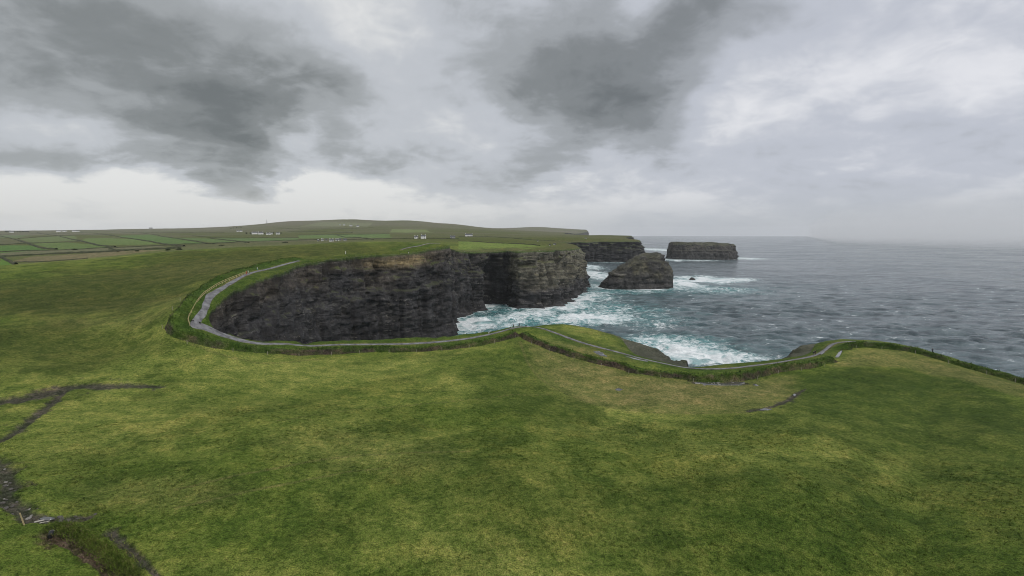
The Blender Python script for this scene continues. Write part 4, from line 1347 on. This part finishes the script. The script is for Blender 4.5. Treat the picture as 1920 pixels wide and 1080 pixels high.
# ------------------------------------------------------------------ far field boundaries
def field_wall(pix, label, h=1.6, w=1.3, seed=800):
    raw = resample(catmull(hits(pix, y0=330), 4), 3.0)
    r = np.hypot(*raw.mean(0)); line = resample(raw, max(2.5, r * .004))
    tan = np.gradient(line, axis=0); tan /= np.linalg.norm(tan, axis=1)[:, None] + 1e-9
    n = len(line)
    k = 1 + 0.45 * fbm(line[:, 0] / 14, line[:, 1] / 14, octv=3, seed=seed)
    rows = []
    for o, z in ((1.4, -.6), (1.1, .35), (.6, .9), (0, 1.0), (-.6, .9), (-1.1, .35), (-1.4, -.6)):
        x, y = line[:, 0] + tan[:, 1] * o * w, line[:, 1] - tan[:, 0] * o * w
        rows.append(np.stack([x, y, ground_z(x, y) + (z * h * k if z > 0 else z * 2)], 1))
    V = np.concatenate(rows)
    c = V[:n].mean(0)
    me, used = grid_mesh('field_wall', V - c, 7, n)
    q = np.array((0.055, 0.062, 0.034)) + np.array((0.02, 0.014, 0.010)) * fbm(V[:, 0] / 9, V[:, 1] / 9, octv=2, seed=seed + 1)[:, None]
    color_attr(me, 'tint', np.clip(q[used], .01, .2))
    add('field_wall', me, M_GRASS, label=label, cat='field wall', group='dark hedgebanks between the far fields', loc=c)


GEN = 'dark hedgebank dividing the pale far fields behind the grassy crest'
for i, (pix, lab, h, w) in enumerate([
        ([(-30, 435.5), (0, 443), (22, 447), (60, 459.5), (106, 468)], 'first long diagonal hedgebank, nearest the left edge', 2.2, 2.4),
        ([(70, 436), (110, 443), (150, 452), (180, 459), (216, 464)], 'second long diagonal hedgebank counting from the left edge', 2.2, 2.4),
        ([(148, 435.5), (175, 437.5), (215, 443), (260, 450), (305, 457.5), (345, 462)], 'third long diagonal hedgebank counting from the left edge', 2.0, 2.2),
        ([(225, 434.5), (280, 439), (320, 446), (370, 453), (388, 457)], 'fourth long diagonal hedgebank counting from the left edge', 1.8, 2.0),
        ([(-20, 460), (60, 456.5), (150, 453.5)], GEN, 1.6, 1.8), ([(35, 447), (75, 444.5), (140, 441.5), (210, 440)], GEN, 1.6, 2.0),
        ([(-20, 474), (50, 470.5), (110, 469), (180, 466), (250, 463), (320, 460)], 'long faint hedgebank above the brownish strip field', 1.4, 1.6),
        ([(-20, 483), (60, 479), (130, 475.5), (215, 472), (300, 467.5), (338, 465.5)], 'thick dark hedgebank along the top of the brown strip field', 2.3, 2.4),
        ([(28, 492), (80, 491), (130, 488), (165, 485)], 'thin hedgebank below the brown strip field on the grassy crest', 1.1, 1.2), ([(-20, 479), (0, 482), (15, 489), (30, 495.5)], 'short steep hedgebank at the left end of the brown strip field', 1.8, 1.8),
        ([(205, 468), (214, 468.5), (222, 472.5)], 'very short hedgebank stub joining the thick dark hedgebank', 1.6, 1.6), ([(395, 447), (430, 451), (466, 455)], GEN, 1.5, 1.8), ([(360, 442), (400, 445.5), (450, 446.5), (560, 446)], GEN, 1.5, 2.0),
        ([(400, 457.5), (470, 453), (540, 451), (600, 449.5)], GEN, 1.4, 1.6), ([(330, 459), (400, 456.5), (440, 455)], GEN, 1.5, 1.6), ([(540, 433.5), (600, 434.5), (660, 436)], GEN, 2.0, 3.0),
        ([(630, 440.5), (682, 447), (700, 449)], GEN, 1.5, 1.6), ([(560, 441), (640, 440), (730, 438.5)], GEN, 1.7, 2.4), ([(860, 452.5), (900, 454), (985, 458.5), (1012, 460.5)], 'dark hedgebank running along the plateau above the ochre cliff', 1.3, 1.2),
        ([(650, 449.5), (720, 448), (800, 447.5), (860, 448.5)], GEN, 1.4, 1.6), ([(860, 443.5), (930, 445), (985, 449), (1040, 452)], GEN, 1.5, 1.8), ([(520, 428), (600, 430), (700, 428)], GEN, 2.0, 3.5), ([(0, 440), (60, 438.5), (130, 438)], GEN, 2.0, 3.0),
        ([(250, 437), (330, 436), (420, 436)], GEN, 2.0, 3.0)]):
    field_wall(pix, lab, h * .9, w * .75, 800 + 7 * i)


# ------------------------------------------------------------------ far houses
M_WHITE = plain('white_render', (0.72, 0.72, 0.70), 0.8, 0.06, .6)
M_GREYWALL = plain('grey_render', (0.33, 0.33, 0.32), 0.85, 0.12, .6)
M_SLATE = plain('slate_roof', (0.085, 0.088, 0.095), 0.6, 0.25, 1.0)
M_GLASS = plain('window_glass', (0.03, 0.035, 0.04), 0.15, 0.1, 1.0)
M_DOOR = plain('dark_door', (0.06, 0.05, 0.045), 0.5, 0.1, 1.0)


def house(u, v, wpx, hw, label, group=None, wall=M_WHITE, roof=M_SLATE, turn=0.0, depth=None, chim=2, y0=330, pitch=.75):
    x, y = hit(u, v, y0)
    w = wpx * .9 * y / 960; h = hw * w; d = depth or min(w * .62, 9)
    z = float(ground_z(x, y)[0])
    root = add('house', None, label=label, cat='house', group=group, loc=(x, y, z))
    root.rotation_euler = (0, 0, math.atan2(-x, y) + turn)
    rise = d * .5 * pitch
    bm = bmesh.new()
    pr = [(-d / 2, -2), (d / 2, -2), (d / 2, h), (0, h + rise), (-d / 2, h)]
    a = [bm.verts.new((-w / 2, q[0], q[1])) for q in pr]; b = [bm.verts.new((w / 2, q[0], q[1])) for q in pr]
    bm.faces.new(a[::-1]); bm.faces.new(b)
    for k in range(5):
        bm.faces.new((a[k], a[(k + 1) % 5], b[(k + 1) % 5], b[k]))
    bmesh.ops.recalc_face_normals(bm, faces=bm.faces)
    add('wall', bm_mesh('wall', bm), wall, parent=root)
    bm = bmesh.new()
    t = .22; e = .35
    for s in (-1, 1):
        L = math.hypot(d / 2 + e, rise + e * pitch)
        ang = math.atan2(rise, d / 2)
        mid = Vector((0, s * (d / 2 + e) / 2, h + rise - (rise + e * pitch) / 2 + t))
        box_into(bm, mid, (w + .5, L + .1, t), Matrix.Rotation(-s * ang, 4, 'X'))
    rf = add('roof', bm_mesh('roof', bm), roof, parent=root)
    for k in range(chim):
        bm = bmesh.new()
        cx = (w / 2 - .7) * (1 if k else -1)
        box_into(bm, (cx, 0, h + rise + .55), (.9, .8, 1.5)); box_into(bm, (cx, 0, h + rise + 1.36), (1.05, .95, .14))
        add('chimney', bm_mesh('chimney', bm), wall, parent=rf)
    n = max(2, int(w / 3.4)); rowsn = 2 if h > 4.2 else 1
    for rw in range(rowsn):
        for k in range(n):
            cx = -w / 2 + (k + .5) * w / n
            if rw == 0 and k == n // 2:
                bm = bmesh.new(); box_into(bm, (cx, -d / 2 - .02, 1.05), (1.0, .12, 2.1))
                add('door', bm_mesh('door', bm), M_DOOR, parent=root)
            else:
                bm = bmesh.new(); box_into(bm, (cx, -d / 2 - .02, 1.5 + rw * 2.6), (1.1, .12, 1.2))
                add('window', bm_mesh('window', bm), M_GLASS, parent=root)
    return root


FARM = 'houses scattered over the far fields'
house(780.5, 447.6, 7.2, .52, 'low white cottage standing left of the taller gabled white house', None, turn=.15)
house(794, 447.8, 9.6, .60, 'tall white gabled house, largest of the far houses', None, turn=-.2)
house(849, 447.2, 10, .34, 'grey house with dark roof right of the white gabled pair', None, M_GREYWALL)
house(879, 443.4, 15, .2, 'long low white house under the slope of the hill', None, depth=8)
for u, v, w, hw, g in ((597, 452.5, 3.5, .4, 0), (604.5, 451.8, 4.5, .6, 0), (612, 450.5, 4, .5, 1), (621.5, 452.6, 8, .30, 0), (632, 452, 6, .34, 0), (638, 450.8, 3.8, .85, 1), (647, 451.2, 7, .3, 1)):
    house(u, v, w, hw, 'grey farm building in the low cluster just beyond the crest' if g else 'white farm building in the low cluster just beyond the crest', FARM + ', near cluster', M_GREYWALL if g else M_WHITE, chim=0 if g else 2, turn=random.uniform(-.3, .3))
for u, v, w, hw in ((477.5, 439, 10, .33), (489, 439.6, 9, .36), (503, 440.4, 8, .30), (508, 440, 6, .42), (521, 440, 7, .36), (452, 435, 5, .4), (446, 434.6, 4, .4)):
    house(u, v, w, hw, 'white house in the row of houses at the foot of the hill below the mast', FARM + ', row below the mast', turn=random.uniform(-.4, .4))
for u, v, w in ((638, 422.4, 3), (645, 422.4, 4), (658, 424.8, 5), (671, 425.4, 5)):
    house(u, v, w, .36, 'tiny white house high on the face of the round hill', FARM + ', on the hill', turn=random.uniform(-.4, .4))
for u, v, w in ((110, 435.3, 8), (121, 435.2, 6), (139, 434.9, 7), (146, 434.8, 5), (22, 436.2, 6)):
    house(u, v, w, .3, 'white house on the flat skyline at the far left', FARM + ', left skyline', turn=random.uniform(-.3, .3))
house(283, 429.9, 6, .4, 'lone dark building standing on the skyline left of the hill', None, M_GREYWALL, turn=.2, chim=0)
house(1098, 448, 3.4, .4, 'tiny white hut on the dark far headland', None, chim=0)
house(1008, 452.4, 3.0, .5, 'tiny white hut on the plateau behind the ochre cliff', None, chim=0)
house(1031, 460.6, 3.2, .5, 'small white hut near the edge of the ochre cliff top', None, chim=0)
house(1040, 459.2, 5, .3, 'low pale shed beside the small white hut on the cliff top', None, chim=0)

# ------------------------------------------------------------------ mast on the hill
x, y = hit(500.5, 420.8, 3000)
H = 9.0 * y / 960; zz = float(ground_z(x, y)[0])
mast = add('radio_mast', None, label='thin grey lattice radio mast on the shoulder of the hill', cat='mast', loc=(x, y, zz))
M_STEEL = plain('galvanised_steel', (0.22, 0.225, 0.23), 0.5, 0.1, 1.0)
b0, b1 = 3.2, .9
for sx, sy in ((-1, -1), (1, -1), (1, 1), (-1, 1)):
    bm = bmesh.new()
    a = Vector((sx * b0, sy * b0, -1)); b = Vector((sx * b1, sy * b1, H * .85)); d = b - a
    box_into(bm, (a + b) / 2, (d.length, .5, .5), d.to_track_quat('X', 'Z').to_matrix().to_4x4())
    add('leg', bm_mesh('leg', bm), M_STEEL, parent=mast)
bm = bmesh.new()
cor = ((-1, -1), (1, -1), (1, 1), (-1, 1))
for k in range(7):
    f0, f1 = k / 7, (k + 1) / 7
    for i in range(4):
        c0, c1 = cor[i], cor[(i + 1) % 4]
        r0, r1 = b0 + (b1 - b0) * f0, b0 + (b1 - b0) * f1
        a = Vector((c0[0] * r0, c0[1] * r0, f0 * H * .85)); b = Vector((c1[0] * r1, c1[1] * r1, f1 * H * .85)); d = b - a
        box_into(bm, (a + b) / 2, (d.length, .25, .25), d.to_track_quat('X', 'Z').to_matrix().to_4x4())
add('bracing', bm_mesh('bracing', bm), M_STEEL, parent=mast)
bm = bmesh.new(); box_into(bm, (0, 0, H * .92), (.5, .5, H * .2)); box_into(bm, (0, 0, H * .82), (2.4, 2.4, 1.2))
add('antenna', bm_mesh('antenna', bm), M_STEEL, parent=mast)

# ------------------------------------------------------------------ far trees and bushes
M_LEAF = plain('far_foliage', (0.035, 0.048, 0.018), 0.9, 0.4, 1.2)
M_BARK = plain('bark', (0.07, 0.06, 0.05), 0.9, 0.2, 1.0)


def leaf_cloud(name, n, rx, rz, zc, seed, size):
    rng = np.random.default_rng(seed)
    c = rng.normal(0, 1, (n, 3)); c /= np.linalg.norm(c, axis=1)[:, None]
    k = 0.55 + 0.45 * rng.random((n, 1)) + 0.25 * fbm(c[:, 0] * 2 + seed, c[:, 1] * 2, c[:, 2] * 2, octv=2, seed=seed)[:, None]
    c = c * k * np.array((rx, rx, rz)) + np.array((0, 0, zc))
    a = rng.normal(0, size, (n, 4, 3))
    V = (c[:, None] + a).reshape(-1, 3)
    V[:, 2] = np.maximum(V[:, 2], 0.05)
    me, _ = quad_mesh(name, V, np.arange(4 * n).reshape(-1, 4), False)
    return me


def far_tree(u, v, hpx, label, group, seed, y0=330):
    x, y = hit(u, v, y0)
    h = hpx * y / 960
    root = add('tree', None, label=label, cat='tree', group=group, loc=(x, y, float(ground_z(x, y)[0])))
    bm = bmesh.new()
    bmesh.ops.create_cone(bm, cap_ends=True, segments=7, radius1=h * .05, radius2=h * .02, depth=h * .6, matrix=Matrix.Translation((0, 0, h * .28)))
    for k in range(4):
        q = k * 1.6
        d = Vector((math.cos(q), math.sin(q), 1.1)).normalized()
        bmesh.ops.create_cone(bm, cap_ends=True, segments=5, radius1=h * .02, radius2=h * .006, depth=h * .35, matrix=Matrix.Translation(Vector((0, 0, h * .45)) + d * h * .16) @ d.to_track_quat('Z', 'Y').to_matrix().to_4x4())
    add('trunk', bm_mesh('trunk', bm), M_BARK, parent=root)
    add('crown', leaf_cloud('crown', 420, h * .52, h * .36, h * .62, seed, h * .07), M_LEAF, parent=root)


for k, u in enumerate((12, 18, 27, 33, 38, 43, 48, 53)):
    far_tree(u, 435.6, random.uniform(2.6, 3.6), 'dark windblown tree in the dense belt on the left skyline', 'trees in the left skyline belt', 900 + k, 2000)
for k, u in enumerate((433, 438, 444, 452)):
    far_tree(u, 429 - (u - 433) * .1, random.uniform(1.6, 2.4), 'small dark tree on the lower shoulder of the hill', 'trees on the shoulder of the hill', 920 + k, 2000)
for k, u in enumerate((462, 470, 483, 496, 512, 527)):
    far_tree(u, 438.6, random.uniform(2.4, 3.4), 'dark garden tree between the white houses below the mast', 'trees around the houses below the mast', 940 + k, 900)


def bush(u, v, wpx, hpx, label, seed, y0=330, y1=9000):
    x, y = hit(u, v, y0, y1)
    k = y / 960
    add('bush', leaf_cloud('bush', 500, wpx * k / 2, hpx * k * .62, hpx * k * .4, seed, .22 * hpx * k * .5), M_LEAF, label=label, cat='bush', loc=(x, y, float(ground_z(x, y)[0])))


bush(140, 468.6, 9, 2.6, 'low dark bush on the lower edge of a pale far field', 961)
bush(257, 471.4, 8, 2.6, 'dark bush against the thick hedgebank, in the middle of it', 962)
bush(315, 469.4, 8, 3.4, 'broad dark bush at the right end of the thick hedgebank', 963)
bush(336, 469, 10, 3.2, 'dark bush touching the grassy crest right of the hedgebank end', 964)
bush(415, 461.5, 10, 2.2, 'flat dark bush just above the crest, left of the houses', 965)
bush(535, 455.5, 12, 2.6, 'flat dark bush left of the near farm cluster', 966)


# ------------------------------------------------------------------ walkers and dogs
def skin_mesh(name, verts, edges, radii, sub=1):
    me = bpy.data.meshes.new(name + '_rig')
    me.from_pydata(verts, edges, [])
    ob = bpy.data.objects.new(name + '_rig', me)
    COL.objects.link(ob)
    md = ob.modifiers.new('Skin', 'SKIN')
    md.use_smooth_shade = True
    for i, r in enumerate(radii):
        sv = me.skin_vertices[0].data[i]
        sv.radius = r if isinstance(r, tuple) else (r, r)
        sv.use_root = (i == 0)
    if sub:
        sd_ = ob.modifiers.new('Sub', 'SUBSURF'); sd_.levels = sub; sd_.render_levels = sub
    dg = bpy.context.evaluated_depsgraph_get()
    out = bpy.data.meshes.new_from_object(ob.evaluated_get(dg))
    out.name = name
    bpy.data.objects.remove(ob); bpy.data.meshes.remove(me)
    return out


M_SKIN = plain('skin', (0.45, 0.29, 0.21), 0.6, 0.05, 5)
CLOTH = {}


def cloth(rgb):
    if rgb not in CLOTH:
        CLOTH[rgb] = plain('cloth', rgb, 0.9, 0.12, 8)
    return CLOTH[rgb]


def person(x, y, face, label, top, legs, hair, walk=.22, height=1.74, hood=None, z=None, pack=None):
    s = height / 1.74
    z = float(ground_z(x, y)[0]) + .06 if z is None else z
    root = add('person', None, label=label, cat='person', loc=(x, y, z))
    root.rotation_euler = (0, 0, face); root.scale = (s, s, s)
    v = [(0, 0, .95), (0, 0, 1.15), (0, .01, 1.34), (0, 0, 1.5), (0, .015, 1.58), (0, .02, 1.66), (0, .005, 1.73), (0, .125, 1.64)]
    r = [(.15, .11), (.135, .105), (.165, .12), .055, .07, (.078, .098), (.055, .065), .014]
    e = [(0, 1), (1, 2), (2, 3), (3, 4), (4, 5), (5, 6), (5, 7)]
    jk_v, jk_r, jk_e = list(v[:3]) + [(0, 0, .86), (0, 0, 1.46)], [(.17, .13), (.155, .125), (.185, .14), (.17, .13), .07], [(0, 1), (1, 2), (0, 3), (2, 4)]
    tr_v, tr_r, tr_e = [(0, 0, .97)], [(.16, .12)], []
    for sx in (-1, 1):
        sw = sx * walk
        b = len(v)
        hand = (sx * .26, .06 + sw * .8, .84)
        v += [(sx * .17, 0, 1.42), (sx * .235, -.03 + sw * .3, 1.16), (sx * .255, .04 + sw * .75, .93), hand]
        r += [.065, .048, .033, (.022, .038)]
        e += [(2, b), (b, b + 1), (b + 1, b + 2), (b + 2, b + 3)]
        for f, (dy, L) in enumerate(((.030, .075), (.011, .085), (-.009, .08), (-.028, .062))):
            k = len(v)
            v += [(hand[0] + sx * .004, hand[1] + dy * 1.1, hand[2] - .035), (hand[0] - sx * .012, hand[1] + dy * 1.25 + .012, hand[2] - .035 - L)]
            r += [.0095, .0075]; e += [(b + 3, k), (k, k + 1)]
        k = len(v)
        v += [(hand[0] - sx * .012, hand[1] + .05, hand[2] + .01), (hand[0] - sx * .022, hand[1] + .068, hand[2] - .035)]
        r += [.011, .009]; e += [(b + 3, k), (k, k + 1)]
        j = len(jk_v)
        jk_v += [(sx * .17, 0, 1.42), (sx * .235, -.03 + sw * .3, 1.16), (sx * .255, .04 + sw * .75, .92)]
        jk_r += [.083, .066, .05]; jk_e += [(2, j), (j, j + 1), (j + 1, j + 2)]
        b = len(v); ly = -sw
        v += [(sx * .09, 0, .88), (sx * .10, ly * .5 + .03, .49), (sx * .10, ly, .09), (sx * .105, ly + .15, .045)]
        r += [.092, .062, .042, (.042, .032)]
        e += [(0, b), (b, b + 1), (b + 1, b + 2), (b + 2, b + 3)]
        j = len(tr_v)
        tr_v += [(sx * .09, 0, .87), (sx * .10, ly * .5 + .03, .49), (sx * .10, ly, .11)]
        tr_r += [.105, .078, .058]; tr_e += [(0, j), (j, j + 1), (j + 1, j + 2)]
    add('body', skin_mesh('body', v, e, r), M_SKIN, parent=root)
    add('jacket', skin_mesh('jacket', jk_v, jk_e, jk_r), cloth(top), parent=root)
    add('trousers', skin_mesh('trousers', tr_v, tr_e, tr_r), cloth(legs), parent=root)
    for sx in (-1, 1):
        ly = -sx * walk
        add('shoe', skin_mesh('shoe', [(sx * .10, ly - .05, .05), (sx * .105, ly + .17, .045)], [(0, 1)], [(.052, .05), (.046, .036)]), cloth((.03, .03, .03)), parent=root)
    add('hood' if hood else 'hair', skin_mesh('hair', [(0, -.05, 1.58), (0, -.03, 1.68), (0, .03, 1.755)], [(0, 1), (1, 2)], [(.07, .05), (.092, .08), (.07, .05)]), cloth(hood or hair), parent=root)
    if pack:
        bm = bmesh.new(); box_into(bm, (0, -.2, 1.25), (.3, .16, .44), bevel=.05)
        add('backpack', bm_mesh('backpack', bm), cloth(pack), parent=root)
    return root


def dog(x, y, face, label, rgb=(.03, .027, .025), s=1.0):
    v = [(0, -.05, .42), (0, .18, .43), (0, .30, .52), (0, .38, .62), (0, .48, .60), (0, .56, .57), (0, -.28, .44), (0, -.42, .52), (0, -.55, .62)]
    r = [(.10, .115), (.115, .14), .085, .075, .05, .032, (.10, .11), .03, .018]
    e = [(0, 1), (1, 2), (2, 3), (3, 4), (4, 5), (0, 6), (6, 7), (7, 8)]
    for sx in (-1, 1):
        k = len(v); v += [(sx * .09, .2, .34), (sx * .09, .19, .18), (sx * .09, .2, .03), (sx * .09, .25, .02)]; r += [.055, .03, .024, .026]; e += [(1, k), (k, k + 1), (k + 1, k + 2), (k + 2, k + 3)]
        k = len(v); v += [(sx * .09, -.24, .32), (sx * .09, -.37, .19), (sx * .09, -.33, .03), (sx * .09, -.28, .02)]; r += [.065, .032, .024, .026]; e += [(6, k), (k, k + 1), (k + 1, k + 2), (k + 2, k + 3)]
        k = len(v); v += [(sx * .06, .36, .70)]; r += [.022]; e += [(3, k)]
    o = add('dog', skin_mesh('dog', v, e, r), cloth(rgb), label=label, cat='dog', loc=(x, y, float(ground_z(x, y)[0]) + .05))
    o.rotation_euler = (0, 0, face); o.scale = (s, s, s)


def at(u, v, Y):
    p = P(u, v, Y)
    return p[0], p[1]


BLK, NAVY, GREY, WHT, RED, TEAL, TANC = (.025, .025, .028), (.03, .04, .07), (.12, .12, .125), (.70, .70, .68), (.42, .05, .04), (.05, .20, .20), (.35, .30, .22)
person(*at(462.4, 518.2, 213), R(100), 'walker in red jacket by the fence end on the cove path', RED, RED, (.08, .05, .03), .18)
person(*at(465.6, 517.5, 215), R(-70), 'walker in white jacket beside the red jacket on the cove path', WHT, TANC, (.10, .07, .04), .2)
person(*at(483, 510.5, 226), R(-60), 'walker in white top with teal backpack, farther up the cove path', WHT, TEAL, (.25, .18, .10), .22, pack=TEAL)
person(*at(766, 465, 318), R(120), 'walker in black jacket and pale trousers on the headland top', BLK, WHT, (.04, .03, .02), .2)
person(*at(916.5, 626.2, 213.5), R(-80), 'lone walker in dark jacket and pale trousers on the curving path', TEAL, WHT, (.05, .04, .03), .22)
person(*at(959.8, 616.3, 219.5), R(80), 'walker in white coat beside a dark dressed walker on the path', WHT, WHT, (.12, .08, .05), .15)
person(*at(962.8, 616, 220), R(95), 'dark dressed walker beside the white coat on the path', BLK, BLK, (.04, .03, .02), .2)
person(*at(973.6, 612.8, 221.5), R(20), 'tall walker in navy coat at the crest of the path', NAVY, BLK, (.03, .025, .02), .12, 1.85)
person(*at(1525.6, 667, 187.5), R(-70), 'dark dressed walker with pale hood on the right headland path', BLK, GREY, (.3, .25, .2), .2, hood=WHT)
person(*at(1528.6, 666.2, 188.4), R(-75), 'walker all in black beside the pale hood on the right headland', BLK, BLK, (.03, .025, .02), .22)
person(*at(1748, 662, 199), R(-60), 'dark walker half hidden behind the low right earth bank', NAVY, BLK, (.03, .025, .02), .2, 1.8)
dog(*at(361.5, 607, 158.6), R(140), 'black dog in the middle of the path on the left bend', s=1.05)
dog(*at(375.5, 613.5, 159.8), R(60), 'black dog on the grass edge of the path at the left bend', s=1.1)
dog(*at(986, 612.2, 223), R(-90), 'dark dog lying on the crest of the path beyond the navy coat', s=1.0)
px, py = hit(648, 476.5, 200, 420)
o = add('marker_post', post_mesh(2.0, .14, 'white_post'), M_WHITE, label='short white marker post standing alone on the headland turf', cat='post', loc=(px, py, float(ground_z(px, py)[0])))

# ------------------------------------------------------------------ sea air
m = bpy.data.materials.new('sea_air')
m.use_nodes = True
t = NT(m.node_tree)
t.n.clear()
out = t.n.new('ShaderNodeOutputMaterial')
pv = t.n.new('ShaderNodeVolumePrincipled')
pv.inputs['Color'].default_value = (0.97, 0.98, 1.0, 1)
pv.inputs['Density'].default_value = 0.000042
pv.inputs['Anisotropy'].default_value = 0.2
t.link(pv.outputs[0], out.inputs['Volume'])
bm = bmesh.new()
box_into(bm, (3800, 3800, 126), (23800, 23800, 268))
add('haze', bm_mesh('haze', bm), m, kind='stuff')

# ------------------------------------------------------------------ rain shower over the sea
m2 = m.copy(); m2.name = 'rain_air'
for n_ in m2.node_tree.nodes:
    if n_.type == 'PRINCIPLED_VOLUME':
        n_.inputs['Density'].default_value = 0.0004
        n_.inputs['Color'].default_value = (0.985, 0.99, 1.0, 1)
foot = [(2097, 3300), (1934, 2350), (1970, 1950), (2373, 1700), (11000, 2600), (11000, 11000), (6300, 11000)]
bm = bmesh.new()
lo = [bm.verts.new((x_, y_, -6.5)) for x_, y_ in foot]; hi = [bm.verts.new((x_, y_, 250)) for x_, y_ in foot]
bm.faces.new(lo); bm.faces.new(hi[::-1])
for k in range(len(foot)):
    bm.faces.new((lo[k], hi[k], hi[(k + 1) % len(foot)], lo[(k + 1) % len(foot)]))
bmesh.ops.recalc_face_normals(bm, faces=bm.faces)
add('rain', bm_mesh('rain', bm), m2, kind='stuff')
